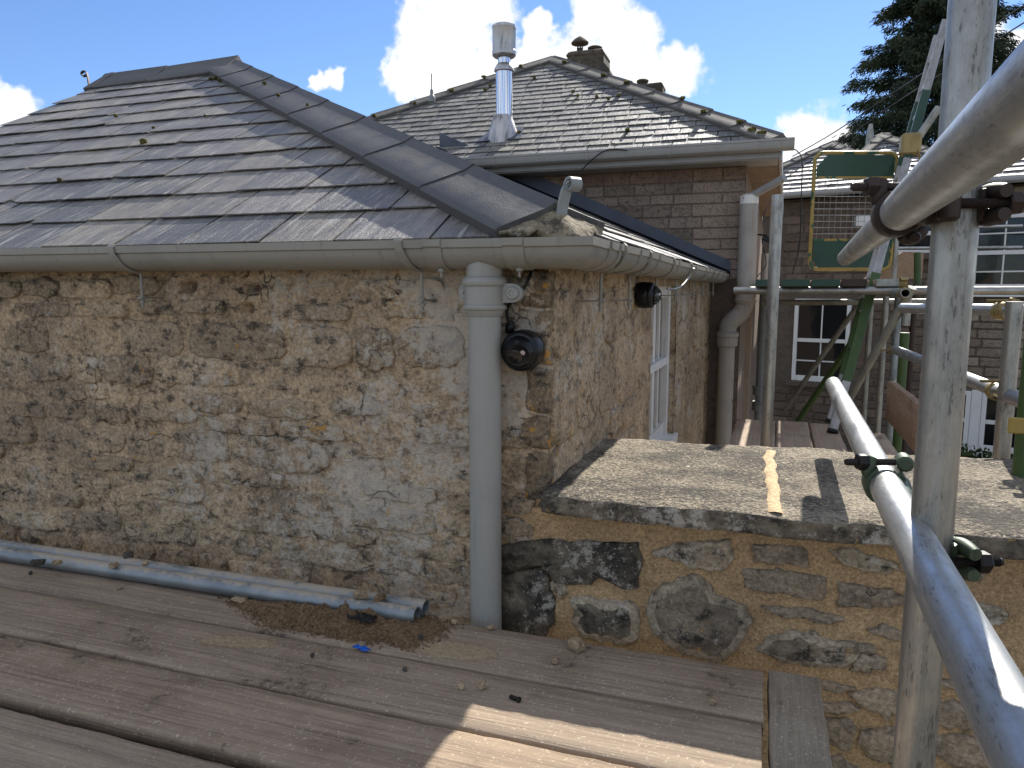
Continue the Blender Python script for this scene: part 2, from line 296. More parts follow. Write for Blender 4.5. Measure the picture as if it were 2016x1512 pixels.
mat('ground_soil',lambda N:{'Base Color':N.ramp(N.noise(N.pos,.9,7,.7),[(.35,(.14,.115,.085)),(.55,(.20,.17,.13)),(.7,(.27,.235,.185))]),'Roughness':.95,'Normal':N.bump(N.noise(N.pos,30,5,.7),.8,.03)})
mat('wire_black',lambda N:{'Base Color':(.012,.012,.014),'Roughness':.5})
mat('cowl_pot',masonry((.15,.12,.09),(.11,.09,.07),(.075,.065,.055),darkamt=.7,tint=.2))
# ------------------------------------------------------------------ builders
WM={}
def reg(o,M,parent):
    if parent is not None:
        o.parent=parent; o.matrix_parent_inverse=WM[parent.name].inverted()
    o.matrix_basis=M; WM[o.name]=M.copy(); return o
def mesh(name,vs,fs,m,parent=None,smooth=False,M=None):
    me=bpy.data.meshes.new(name); me.from_pydata([tuple(v) for v in vs],[],fs); me.update()
    if m: me.materials.append(MATS[m] if isinstance(m,str) else m)
    if smooth: me.polygons.foreach_set('use_smooth',[True]*len(me.polygons))
    o=bpy.data.objects.new(name,me); COL.objects.link(o)
    return reg(o,M or Matrix(),parent)
def empty(name,loc):
    o=bpy.data.objects.new(name,None); COL.objects.link(o); o.empty_display_size=.1
    return reg(o,Matrix.Translation(V(loc)),None)
def tag(o,label,cat,group=None,kind=None):
    o['label']=label; o['category']=cat
    if group: o['group']=group
    if kind: o['kind']=kind
    return o
def thing(name,loc,label,cat,group=None): return tag(empty(name,loc),label,cat,group)
def struct(o): o['kind']='structure'; return o
def axes(z,hint=None):
    z=V(z).normalized(); h=V(hint) if hint is not None else (V((0,0,1)) if abs(z.z)<.95 else V((1,0,0)))
    x=h.cross(z).normalized(); return x,z.cross(x),z
def frame(o,x,y,z): return Matrix(((x[0],y[0],z[0],o[0]),(x[1],y[1],z[1],o[1]),(x[2],y[2],z[2],o[2]),(0,0,0,1)))
def cyl_data(L,r,seg=20,hollow=0.0):
    vs=[];fs=[]
    for z in(0,L):
        for i in range(seg): a=2*math.pi*i/seg; vs.append((r*math.cos(a),r*math.sin(a),z))
    for i in range(seg): j=(i+1)%seg; fs.append((i,j,seg+j,seg+i))
    if hollow:
        b=len(vs)
        for z in(0,L):
            for i in range(seg): a=2*math.pi*i/seg; vs.append((hollow*math.cos(a),hollow*math.sin(a),z))
        for i in range(seg):
            j=(i+1)%seg; fs.append((b+j,b+i,b+seg+i,b+seg+j)); fs.append((j,i,b+i,b+j)); fs.append((seg+i,seg+j,b+seg+j,b+seg+i))
    else:
        fs.append(tuple(range(seg-1,-1,-1))); fs.append(tuple(range(seg,2*seg)))
    return vs,fs
def shade_auto(o,ang=40):
    me=o.data; me.polygons.foreach_set('use_smooth',[True]*len(me.polygons)); me.set_sharp_from_angle(angle=math.radians(ang)); return o
def tube(name,p,q,r,m,parent=None,seg=24,hollow=0.0):
    p=V(p);q=V(q);x,y,z=axes(q-p); vs,fs=cyl_data((q-p).length,r,seg,hollow)
    return shade_auto(mesh(name,vs,fs,m,parent,True,frame(p,x,y,z)))
def lathe(name,prof,o,ax,m,parent=None,seg=28,hint=None):
    x,y,z=axes(ax,hint); vs=[];fs=[]
    for (r,h) in prof:
        for i in range(seg): a=2*math.pi*i/seg; vs.append((r*math.cos(a),r*math.sin(a),h))
    for k in range(len(prof)-1):
        for i in range(seg): j=(i+1)%seg; fs.append((k*seg+i,k*seg+j,(k+1)*seg+j,(k+1)*seg+i))
    if prof[0][0]>1e-5: fs.append(tuple(range(seg-1,-1,-1)))
    if prof[-1][0]>1e-5: fs.append(tuple(range((len(prof)-1)*seg,len(prof)*seg)))
    return shade_auto(mesh(name,vs,fs,m,parent,True,frame(o,x,y,z)),35)
def spline(pts,n=6):
    pts=[V(p) for p in pts]; out=[]
    for i in range(len(pts)-1):
        p0=pts[max(i-1,0)];p1=pts[i];p2=pts[i+1];p3=pts[min(i+2,len(pts)-1)]
        for k in range(n):
            t=k/n; out.append(.5*((2*p1)+(p2-p0)*t+(2*p0-5*p1+4*p2-p3)*t*t+(3*p1-p0-3*p2+p3)*t**3))
    out.append(pts[-1]); return out
def poly_tube(name,pts,r,m,parent=None,seg=8):
    pts=[V(p) for p in pts]; vs=[];fs=[]; up=None
    for i,p in enumerate(pts):
        t=(pts[min(i+1,len(pts)-1)]-pts[max(i-1,0)]).normalized()
        if up is None: x,y,_=axes(t)
        else:
            x=(up-t*up.dot(t)).normalized(); y=t.cross(x)
        up=x; rr=r[i] if isinstance(r,(list,tuple)) else r
        for k in range(seg): a=2*math.pi*k/seg; vs.append(p+x*(rr*math.cos(a))+y*(rr*math.sin(a)))
    for i in range(len(pts)-1):
        for k in range(seg): j=(k+1)%seg; fs.append((i*seg+k,i*seg+j,(i+1)*seg+j,(i+1)*seg+k))
    fs.append(tuple(range(seg-1,-1,-1))); b=(len(pts)-1)*seg; fs.append(tuple(range(b,b+seg)))
    return shade_auto(mesh(name,vs,fs,m,parent,True),50)
def box(name,lo,hi,m,parent=None,bev=0.0,M=None):
    x0,y0,z0=lo;x1,y1,z1=hi
    vs=[(x0,y0,z0),(x1,y0,z0),(x1,y1,z0),(x0,y1,z0),(x0,y0,z1),(x1,y0,z1),(x1,y1,z1),(x0,y1,z1)]
    fs=[(0,3,2,1),(4,5,6,7),(0,1,5,4),(1,2,6,5),(2,3,7,6),(3,0,4,7)]
    o=mesh(name,vs,fs,m,parent,False,M)
    if bev:
        bm=bmesh.new(); bm.from_mesh(o.data); bmesh.ops.bevel(bm,geom=bm.edges[:],offset=bev,segments=1,affect='EDGES',clamp_overlap=True); bm.to_mesh(o.data); bm.free()
    return o
def prism(name,poly,O,u,v,n,h,m,parent=None,base=0.0):
    """polygon (a,b) in the plane O,u,v, from base to base+h along n"""
    O=V(O);u=V(u);v=V(v);n=V(n);k=len(poly)
    vs=[O+u*a+v*b+n*base for a,b in poly]+[O+u*a+v*b+n*(base+h) for a,b in poly]
    fs=[tuple(range(k-1,-1,-1)),tuple(range(k,2*k))]+[(i,(i+1)%k,k+(i+1)%k,k+i) for i in range(k)]
    return mesh(name,vs,fs,m,parent)
def fb(p,sc,o=4): return mn.fractal(V(p)*sc,1.0,2.0,o)
def resample(pts,n):
    P=[V((a,b,0)) for a,b in pts]; L=[(P[(i+1)%len(P)]-P[i]).length for i in range(len(P))]; T=sum(L); out=[]
    for k in range(n):
        s=T*k/n; i=0
        while s>L[i]: s-=L[i]; i+=1
        q=P[i].lerp(P[(i+1)%len(P)],s/L[i]); out.append((q.x,q.y))
    return out
def wall_stone(name,outline,O,u,v,n,depth,m,parent,seed=0,nr=22,rough=1.0,rag=.006,rim=None):
    """a stone bedded in mortar: ragged outline, worn arris, uneven face; rim sits below the mortar"""
    O=V(O);u=V(u);v=V(v);n=V(n); pts=resample(outline,nr); cx=sum(p[0] for p in pts)/nr; cy=sum(p[1] for p in pts)/nr
    sx=max(abs(p[0]-cx) for p in pts); sy=max(abs(p[1]-cy) for p in pts); sm=min(sx,sy)
    vs=[];fs=[]
    edge=min(.018,sm*.35)
    rings=[(1.0,.003,-.022),(1.0,0,depth*.55),(0,-edge*.22,depth*.93),(0,-edge*1.2,depth),(-1,.45,depth*1.02)]
    for (s,off,d) in rings:
        for (a,b) in pts:
            r=math.hypot(a-cx,b-cy)+1e-6; jag=rag*mn.noise(V((a*38+seed*3.1,b*38,seed*1.7)))*1.6+rag*mn.noise(V((a*95+seed,b*95,seed)))
            if s==-1: k=off
            else: k=max(.2,(r+off+jag)/r)
            x=cx+(a-cx)*k; y=cy+(b-cy)*k
            w=O+u*x+v*y
            dd=d+(rough*(.006*mn.noise(w*18+V((seed,0,0)))+.004*mn.noise(w*45)) if d>0 else 0)
            vs.append(w+n*dd)
    c=len(vs); w=O+u*cx+v*cy; vs.append(w+n*(depth*1.0+rough*.006*mn.noise(w*18+V((seed,0,0)))))
    R=len(rings)
    for k in range(R-1):
        for i in range(nr): j=(i+1)%nr; fs.append((k*nr+i,k*nr+j,(k+1)*nr+j,(k+1)*nr+i))
    for i in range(nr): j=(i+1)%nr; fs.append(((R-1)*nr+i,(R-1)*nr+j,c))
    o=mesh(name,vs,fs,m,parent,True)
    if rim:
        o.data.materials.append(MATS[rim]); o.data.polygons.foreach_set('material_index',[1 if k<nr*3 else 0 for k in range(len(o.data.polygons))])
    # faces should look out of the wall
    if len(o.data.polygons) and o.data.polygons[-1].normal.dot(n)<0: o.data.flip_normals()
    return o
def panel(name,O,u,v,n,U,Vv,step,disp,m,parent,skip=None):
    O=V(O);u=V(u);v=V(v);n=V(n); nu=max(1,round((U[1]-U[0])/step)); nv=max(1,round((Vv[1]-Vv[0])/step)); vs=[];fs=[]
    for j in range(nv+1):
        b=Vv[0]+(Vv[1]-Vv[0])*j/nv
        for i in range(nu+1):
            a=U[0]+(U[1]-U[0])*i/nu; w=O+u*a+v*b; vs.append(w+n*disp(a,b,w))
    for j in range(nv):
        for i in range(nu):
            if skip and skip(U[0]+(U[1]-U[0])*(i+.5)/nu,Vv[0]+(Vv[1]-Vv[0])*(j+.5)/nv): continue
            k=j*(nu+1)+i; fs.append((k,k+1,k+nu+2,k+nu+1))
    return mesh(name,vs,fs,m,parent,True)
def plank(name,p,q,up,w,t,m,parent=None,seg=60,rag=.004,seed=0,warp=.002,nw=6):
    """a long board or slab whose arrises are worn: section swept along p-q; top face centre line runs p-q"""
    p=V(p);q=V(q);d=(q-p).normalized();up=V(up).normalized();s=d.cross(up).normalized();L=(q-p).length
    sec=[]; e=min(.0032,t*.25)
    for k in range(nw+1): sec.append((-w/2+e+(w-2*e)*k/nw,0))
    sec+= [(w/2,-e),(w/2,-t*.5),(w/2,-t+e)]
    sec+= [(w/2-e,-t),(-w/2+e,-t),(-w/2,-t+e),(-w/2,-t*.5),(-w/2,-e)]
    k=len(sec); vs=[];fs=[]
    for i in range(seg+1):
        c=p+d*(L*i/seg)
        for (a,b) in sec:
            w0=c+s*a+up*b; n1=mn.noise(w0*9+V((seed*5,0,0)));n2=mn.noise(w0*33+V((seed,4,0)))
            sx=0
            if abs(a)>w/2-e*1.5: sx=rag*(n1*.6+n2*.7)*(1 if a>0 else -1)
            ex=0
            if i in(0,seg): ex=rag*mn.noise(w0*40+V((seed,9,9)))*(-1 if i==0 else 1)
            vs.append(w0+s*sx+up*(warp*mn.noise(w0*2.5+V((0,seed*3,0)))+rag*.25*n2)+d*ex)
    for i in range(seg):
        for j in range(k): jj=(j+1)%k; fs.append((i*k+j,i*k+jj,(i+1)*k+jj,(i+1)*k+j))
    fs.append(tuple(range(k-1,-1,-1))); fs.append(tuple(range(seg*k,seg*k+k)))
    o=mesh(name,vs,fs,m,parent,True)
    bm=bmesh.new(); bm.from_mesh(o.data); bmesh.ops.recalc_face_normals(bm,faces=bm.faces[:]); bm.to_mesh(o.data); bm.free()
    return shade_auto(o,50)
def rock(name,loc,size,m,seed=0,parent=None,flat=.0,sub=2):
    bm=bmesh.new(); bmesh.ops.create_icosphere(bm,subdivisions=sub,radius=1)
    for vv in bm.verts:
        c=vv.co.copy(); k=1+.45*mn.noise(c*1.1+V((seed*3.7,0,0)))+.22*mn.noise(c*2.8+V((seed,5,0)))
        c=c*k; 
        for a in range(3): c[a]=max(-.72,min(.72,c[a]))
        vv.co=V((c.x*size[0]*.69,c.y*size[1]*.69,c.z*size[2]*.69))
    zm=min(vv.co.z for vv in bm.verts)
    for vv in bm.verts: vv.co.z-=zm
    rz=Matrix.Rotation(seed*1.3,4,'Z')
    me=bpy.data.meshes.new(name); bm.to_mesh(me); bm.free(); me.materials.append(MATS[m])
    o=bpy.data.objects.new(name,me); COL.objects.link(o); return reg(o,Matrix.Translation(V(loc))@rz,parent)
def clip(poly,hull):
    """Sutherland-Hodgman; hull is convex, counter-clockwise"""
    out=list(poly)
    for i in range(len(hull)):
        ax,ay=hull[i]; bx,by=hull[(i+1)%len(hull)]; ins=out; out=[]
        if not ins: break
        f=lambda p:(bx-ax)*(p[1]-ay)-(by-ay)*(p[0]-ax)
        for k in range(len(ins)):
            P=ins[k];Q=ins[(k+1)%len(ins)];fp=f(P);fq=f(Q)
            if fp>=0: out.append(P)
            if fp*fq<0: t=fp/(fp-fq); out.append((P[0]+(Q[0]-P[0])*t,P[1]+(Q[1]-P[1])*t))
    return out
def area(p): return .5*sum(p[i][0]*p[(i+1)%len(p)][1]-p[(i+1)%len(p)][0]*p[i][1] for i in range(len(p)))
def slates(parent,O,u,v,hull,gauge,width,th,m,cap=300,seed=1,name='slate',key=None,lift=1.0):
    """courses of lapped slates on a roof plane; each slate its own mesh, cut at hips and verges"""
    R=random.Random(seed); O=V(O);u=V(u).normalized();v=V(v).normalized();n=u.cross(v)
    if n.z<0: n=-n
    if area(hull)<0: hull=hull[::-1]
    us=[p[0] for p in hull]; vmax=max(p[1] for p in hull); vmin=min(p[1] for p in hull); items=[]
    r=0; vt=vmin
    while vt<vmax:
        a=min(us)-width*(.5 if r%2 else 0)-R.random()*.04
        while a<max(us):
            w=width*R.uniform(.88,1.12); t0=vt+R.uniform(-.0028,.0028)*lift; sl=R.uniform(-.004,.004)*lift; tip=R.uniform(0,.004)*lift
            k=4; pol=[(a+.0038+(w-.0076)*i/k,t0+sl*(i/k-.5)+(R.uniform(-.0022,.0022)*lift)) for i in range(k+1)]
            if R.random()<.12: c=R.uniform(.01,.03)*lift; e=R.choice((0,k)); pol[e]=(pol[e][0],pol[e][1]+c)
            pol+=[(a+w-.0038,vt+gauge*1.45),(a+.0038,vt+gauge*1.45)]
            q=clip(pol,hull)
            if len(q)>2 and abs(area(q))>.002*lift*lift: items.append((q,vt,tip,R.uniform(-.0015,.0015)*lift))
            a+=w
        vt+=gauge; r+=1
    def geo(q,v0,tip,jit):
        hz=lambda b: th*2.1*(1-(b-v0)/(gauge*1.45))+tip*(1-(b-v0)/gauge)+jit
        k=len(q); vs=[O+u*a+v*b+n*(hz(b)-th) for a,b in q]+[O+u*a+v*b+n*hz(b) for a,b in q]
        fs=[tuple(range(k-1,-1,-1)),tuple(range(k,2*k))]+[(i,(i+1)%k,k+(i+1)%k,k+i) for i in range(k)]
        return vs,fs
    if key: items.sort(key=lambda it:key(O+u*it[0][0][0]+v*it[0][0][1]))
    for it in items[:cap]:
        vs,fs=geo(*it); mesh(name,vs,fs,m,parent)
    if items[cap:]:
        vs=[];fs=[]
        for it in items[cap:]:
            a,b=geo(*it); k=len(vs); vs+=a; fs+=[tuple(i+k for i in f) for f in b]
        o=mesh('slates_beyond',vs,fs,m,parent); o['kind']='stuff'
def cap_tile(name,p,q,dl,dr,wl,wr,th,m,parent,raise_=.0,lip=.02,up=None,rnd=.0):
    """angular ridge or hip tile: two wings folded over the line p-q, lower edges turned down"""
    p=V(p);q=V(q);dl=V(dl).normalized();dr=V(dr).normalized()
    if up is None: up=(-(dl+dr)).normalized()
    up=V(up); ax=(q-p).normalized()
    nl=(dl.cross(ax)); nl=nl if nl.dot(up)>0 else -nl
    nr_=(dr.cross(ax)); nr_=nr_ if nr_.dot(up)>0 else -nr_
    def sec(c,z):
        c=c+up*z
        outer=[c+dl*wl-nl*(lip),c+dl*wl-nl*.004,c+dl*(wl-.008)+nl*0,c+dl*wl*.5,c+dl*.03,c+up*.008,c+dr*.03,c+dr*wr*.5,c+dr*(wr-.008),c+dr*wr-nr_*.004,c+dr*wr-nr_*lip]
        inner=[c+dr*(wr-th)-nr_*lip,c+dr*(wr-th)-nr_*th,c+dr*th-up*th*1.3,c-up*th*1.6,c+dl*th-up*th*1.3,c+dl*(wl-th)-nl*th,c+dl*(wl-th)-nl*lip]
        return outer+inner
    a=sec(p,raise_);b=sec(q,0); k=len(a); vs=a+b
    fs=[tuple(range(k)),tuple(range(2*k-1,k-1,-1))]+[(i,k+i,k+(i+1)%k,(i+1)%k) for i in range(k)]
    o=mesh(name,vs,fs,m,parent)
    bm=bmesh.new(); bm.from_mesh(o.data); bmesh.ops.recalc_face_normals(bm,faces=bm.faces[:]); bm.to_mesh(o.data); bm.free()
    return shade_auto(o,28)
# ------------------------------------------------------------------ ground
GZ=-1.75
def ground():
    vs=[];fs=[];n=60
    xs=[-1500,-400,-120,-40]+[-20+i for i in range(0,61)]+[60,140,400,1500]; ys=[-1500,-400,-100,-30]+[-15+i for i in range(0,61)]+[70,160,400,1500]
    for y in ys:
        for x in xs: vs.append((x,y,GZ+.03*mn.noise(V((x*.3,y*.3,0)))))
    w=len(xs)
    for j in range(len(ys)-1):
        for i in range(w-1): k=j*w+i; fs.append((k,k+1,k+w+1,k+w))
    struct(mesh('ground',vs,fs,'ground_soil',None,True))
ground()
# ------------------------------------------------------------------ outbuilding (near building with grey gutter)
SD=V((.028,1,0)).normalized(); SN=V((SD.y,-SD.x,0))        # side wall runs along SD, looks along SN
X1=-3.47; YB=4.2
ETA=.945; TPF=.57
A=thing('stone_outbuilding',(-1.7,.6,GZ),'low rubble stone outbuilding with grey slate hipped roof in the left foreground','building')
front=None
holes=[(369,566,.022,.013),(490,567,.022,.012),(486,606,.017,.014)]
HL=[(px(x,y,1,0),a,b) for x,y,a,b in holes]
def fdisp(a,b,w):
    d=.010*fb(w,5,4)+.004*fb(w+V((9,0,0)),26,3)
    d-=.012*max(0,fb(w+V((2,2,7)),11,4)-.22)
    c=min(1,max(0,-a/.05)); d=d*c
    for h,hx,hz in HL:
        k=max(abs(a-h.x)/hx,abs(b-h.z)/hz)
        if k<1.15: d-=.06*min(1,max(0,(1.15-k)/.25))
    if b>.83: d-=.006
    return d
wf=panel('front_wall',(0,0,0),(1,0,0),(0,0,1),(0,-1,0),(-2.3,0),(-.12,.97),.0105,fdisp,'wall_mortar',A)
panel('front_wall_return',(0,0,0),(1,0,0),(0,0,1),(0,-1,0),(X1+.02,-2.3),(-.12,.97),.03,lambda a,b,w:.010*fb(w,5,4),'wall_mortar',A)
panel('front_wall_base',(0,0,0),(1,0,0),(0,0,1),(0,-1,0),(X1+.02,0),(GZ-.1,-.12),.15,lambda a,b,w:0,'wall_mortar',A)
box('gable_wall',(X1+.03,.01,GZ-.1),(X1+.25,4.0,.97),'wall_mortar',A)
for h,hx,hz in HL:
    box('brick',(h.x-hx*.1,.034,h.z-hz*1.1),(h.x+hx*1.3,.075,h.z+hz*1.0),'brick_red',wf,.003)
# rubble of the front wall
R=random.Random(11); z=-.06; row=0
while z<.86:
    h=R.uniform(.042,.115); x=-2.9+R.uniform(0,.2)
    while x<-.06:
        w=R.uniform(.09,.34)*(1.1 if h>.08 else .9); x2=min(x+w,-.035)
        cz=z+h/2+R.uniform(-.012,.012)
        if R.random()<.9 and x2-x>.06 and not any(abs((x+x2)/2-q.x)<w/2+.05 and abs(cz-q.z)<h/2+.03 for q,_,_ in HL):
            hw=(x2-x)/2;hh=h/2; cx=(x+x2)/2; e=R.uniform(4.0,12.0); out=[]; ph=R.uniform(0,9); sk=R.uniform(-.12,.12)
            for k in range(26):
                a=2*math.pi*k/26; ca,sa=math.cos(a),math.sin(a); r=(abs(ca)**e+abs(sa)**e)**(-1/e); r*=1+.11*mn.noise(V((ca*1.9+ph,sa*1.9,ph)))+.07*mn.noise(V((ca*6+ph,sa*6,ph)))
                out.append((cx+hw*r*ca+sk*hh*r*sa,cz+hh*r*sa+sk*.15*hw*r*ca))
            wall_stone('stone',out,(0,0,0),(1,0,0),(0,0,1),(0,-1,0),R.uniform(.000,.014),'wall_stone',wf,R.uniform(0,90),26,1.5,.008)
        x=x2+R.uniform(.008,.03)
    z+=h+R.uniform(.006,.017); row+=1
# side wall
WY0=pln(1281,700,(0,0,0),SN); WY1=pln(1330,700,(0,0,0),SN); W0=WY0.dot(SD)/SD.dot(SD); W1=WY1.dot(SD)
WZ0=pln(1300,868,(0,0,0),SN).z-.05; WZ1=.845
def sdisp(a,b,w):
    c=min(1,max(0,a/.06)); return c*(.007*fb(w,5,4)+.003*fb(w,24,3))
ws=panel('side_wall',(0,0,0),SD,(0,0,1),SN,(0,YB),(-.3,.97),.02,sdisp,'side_mortar',A,lambda a,b:W0<a<W1 and WZ0<b<WZ1)
panel('side_wall_base',(0,0,0),SD,(0,0,1),SN,(0,YB),(GZ-.1,-.3),.3,lambda a,b,w:0,'side_mortar',A)
def sp(a,b,n=0.0): return SD*a+V((0,0,b))+SN*n
# window in the side wall
win=empty('window',sp(W0,WZ0)); win.parent=A; win.matrix_parent_inverse=WM[A.name].inverted()
rec=-.045
def sbox(name,a0,a1,b0,b1,n0,n1,m,parent,bev=.002):
    return box(name,(a0,b0,n0),(a1,b1,n1),m,parent,bev,frame((0,0,0),SD,V((0,0,1)),SN))
sbox('reveal',W0-.05,W0,WZ0,WZ1,-.16,.0,'side_stone',win); sbox('reveal',W1,W1+.05,WZ0,WZ1,-.16,-.002,'side_stone',win)
sbox('lintel',W0-.05,W1+.05,WZ1,WZ1+.08,-.16,-.003,'side_mortar',win); sbox('sill',W0-.04,W1+.04,WZ0-.05,WZ0,-.14,.02,'white_flaking',win)
fw=.055
sbox('frame',W0,W0+fw,WZ0,WZ1,rec-.05,rec,'white_flaking',win); sbox('frame',W1-fw,W1,WZ0,WZ1,rec-.05,rec+.012,'white_flaking',win)
sbox('frame',W0+fw,W1-fw,WZ0,WZ0+.07,rec-.05,rec-.002,'white_flaking',win); sbox('frame',W0+fw,W1-fw,WZ1-.06,WZ1,rec-.05,rec-.002,'white_flaking',win)
wm=(W0+W1)/2
sbox('glazing_bar',wm-.03,wm+.03,WZ0+.07,WZ1-.06,rec-.04,rec-.006,'white_flaking',win)
for a in((W0+fw+wm-.03)/2,(W1-fw+wm+.03)/2): sbox('glazing_bar',a-.013,a+.013,WZ0+.07,WZ1-.06,rec-.036,rec-.012,'white_flaking',win)
zb=pln(1300,715,sp(0,0,rec),SN).z
sbox('glazing_bar',W0+fw,W1-fw,zb-.02,zb+.02,rec-.034,rec+.012,'white_flaking',win)
for (a0,a1) in((W0+fw,(W0+fw+wm-.03)/2-.013),((W0+fw+wm-.03)/2+.013,wm-.03),(wm+.03,(W1-fw+wm+.03)/2-.013),((W1-fw+wm+.03)/2+.013,W1-fw)):
    for (b0,b1) in((WZ0+.07,zb-.02),(zb+.02,WZ1-.06)): sbox('pane',a0,a1,b0,b1,rec-.03,rec-.026,'glass_grey',win,0)
# stones of the side wall: big quoins by the corner, random blocks beyond
R=random.Random(5); z=.10
while z<.87:
    h=R.uniform(.10,.24); a=.02
    while a<YB-.05:
        w=R.uniform(.13,.42) ; a2=min(a+w,YB-.03)
        if not(a2>W0-.02 and a<W1+.02 and z+h>WZ0-.05):
            if z>.28 or a>.7:
                cz=z+h/2; cx=(a+a2)/2; hw=(a2-a)/2; hh=h/2; ph=R.uniform(0,9); out=[]
                for k in range(22):
                    t=2*math.pi*k/22; ca,sa=math.cos(t),math.sin(t); r=(abs(ca)**5+abs(sa)**5)**(-.2); r*=1+.07*mn.noise(V((ca*2+ph,sa*2,ph)))
                    out.append((cx+hw*r*ca,cz+hh*r*sa))
                wall_stone('stone',out,(0,0,0),SD,(0,0,1),SN,R.uniform(.002,.012),'side_stone',ws,R.uniform(0,90),22,.8,.005)
        a=a2+R.uniform(.008,.022)
    z+=h+R.uniform(.008,.018)
# quoins at the arris
z=.26; k=0
while z<.83:
    h=R.uniform(.09,.17); h=min(h,.88-z); lx=R.uniform(.05,.09) if k%2 else R.uniform(.02,.05)
    o=box('quoin',(-lx-.02,-.008,z),(.004,.10+.1*(k%2),z+h-.008),'corner_stone',wf,.006)
    bm=bmesh.new(); bm.from_mesh(o.data); bmesh.ops.subdivide_edges(bm,edges=bm.edges[:],cuts=5,use_grid_fill=True)
    for vv in bm.verts: vv.co+=V((mn.noise(vv.co*21),mn.noise(vv.co*21+V((5,0,0))),mn.noise(vv.co*17+V((0,7,0)))))*.008+V((1,0,0))*.004*mn.noise(vv.co*60)
    bm.to_mesh(o.data); bm.free(); o.data.polygons.foreach_set('use_smooth',[True]*len(o.data.polygons))
    z+=h; k+=1
# roof planes
EY=-.088; ex0=.125
PK=pln(463,132,(0,EY,ETA),(0,-TPF,1))
HC=V((ex0,EY,ETA))                                             # eaves corner of the hip
fv=V((0,1,TPF)).normalized()
rn=((SD).cross(PK-HC)).normalized(); rn=rn if rn.z>0 else -rn   # right slope holds the eave direction and the hip
rv=rn.cross(SD); rv=rv if rv.z>0 else -rv; rv.normalize()
CUT=HC+(PK-HC).normalized()*.15                                  # the slates stop short of the corner; mortar fills it
roof=mesh('roof',[(X1,EY+.03,ETA+.03*TPF-.012),(HC.x-.17,EY+.03,ETA+.03*TPF-.012),CUT-V((0,0,.012)),PK-V((0,0,.012)),(X1,PK.y,PK.z-.012)],[(0,1,2,3,4)],'void',A)
tl=(PK-HC).dot(rv)
rp=[HC+SD*.2+rv*.03-V((0,0,.012)),HC+SD*(YB-EY)+rv*.03-V((0,0,.012)),HC+SD*(YB-EY)+rv*tl-V((0,0,.012)),PK-V((0,0,.012)),CUT-V((0,0,.012))]
mesh('roof_side',rp,[(0,1,2,3,4)],'void',A)
mesh('roof_back',[(X1,PK.y,PK.z-.012),PK-V((0,0,.012)),HC+SD*(YB-EY)+rv*tl-V((0,0,.012)),(X1,4.18,ETA)],[(0,1,2,3)],'slate',A)
O=V((0,EY,ETA)); fl=(PK-O).dot(fv)
hull=[(X1,0),(ex0-.155,0),(CUT.x,(CUT-O).dot(fv)),(PK.x,fl),(X1,fl)]
slates(roof,O,(1,0,0),fv,hull,fl/12.55,.262,.0042,'slate',230,3)
hs=[((CUT-HC).dot(SD),(CUT-HC).dot(rv)),(.17,0),((YB-.02-EY),0),((YB-.02-EY),tl),((PK-HC).dot(SD),tl)]
slates(roof,HC,SD,rv,hs,tl/13.5,.255,.0042,'slate_side',70,4,key=lambda p:(p-CAM).length)
# hip tiles
hd=(PK-HC).normalized(); dl=fv.cross(V((1,0,0)).cross(fv))
fn=V((1,0,0)).cross(fv); fn=fn if fn.z>0 else -fn
def wing(n,side):
    w=n.cross(hd).normalized(); return w if w.dot(side)>0 else -w
dL=wing(fn,V((-1,-1,-.3))); dR=wing(rn,V((1,1,-.3)))
hup=(fn+rn).normalized()
nt=8; HS=HC+hd*.15; LT=((PK+hd*.02)-HS).length/nt
for i in range(nt):
    a=HS+hd*(LT*i)+hup*.036; b=HS+hd*(LT*(i+1)-.004)+hup*.036
    cap_tile("hip_tile",a,b,dL,dR,.178,.17,.016,'ridge_tile',roof,.004,.034)
# ridge tiles
rb=V((X1+1e-3,PK.y,PK.z)); dB=V((0,1,-TPF)).normalized()
RX=[PK.x+.03,PK.x-.50,PK.x-.93,X1-.05]
for i in range(3): cap_tile('ridge_tile',(RX[i]-.003,PK.y,PK.z+.045),(RX[i+1],PK.y,PK.z+.045),(0,-1,-TPF*1.25),dB,.21,.18,.016,'ridge_tile',roof,.004 if i else .012,.04)
# mortar plug under the lowest hip tile
hh=V((hd.x,hd.y,0)).normalized(); base=HS+hd*.006+hup*.026; nrow=9; cols=17; vs=[];fs=[]
for r_ in range(nrow):
    for c_ in range(cols):
        k=c_/(cols-1)*2-1; w_=dL*(.168*-k) if k<0 else dR*(.16*k)
        top=base+w_
        zb_=ETA-.004+.012*abs(k)+ (0.016 if abs(k+.45)<.07 or abs(k-.6)<.07 else 0)
        bot=V((top.x,top.y,min(top.z-.012,zb_)))-hh*(.085*(1-abs(k)**1.6))
        f_=min(1,r_/(nrow-3)); p_=top.lerp(bot,f_)-hh*(.012*math.sin(math.pi*f_))
        if r_>=nrow-2: p_=p_+hh*(.05*(r_-(nrow-3)))
        vs.append(p_+V((mn.noise(p_*38),mn.noise(p_*38+V((3,0,0))),mn.noise(p_*38+V((0,3,0)))))*.007+V((mn.noise(p_*90),mn.noise(p_*90+V((3,0,0))),0))*.003)
for r_ in range(nrow-1):
    for c_ in range(cols-1): k=r_*cols+c_; fs.append((k,k+1,k+cols+1,k+cols))
mesh('mortar_bedding',vs,fs,'hip_mortar',roof,True)
# soffit/fascia behind the gutter
box('fascia_board',(X1+.03,-.012,.90),(.0,.02,ETA+.02),'void',A)
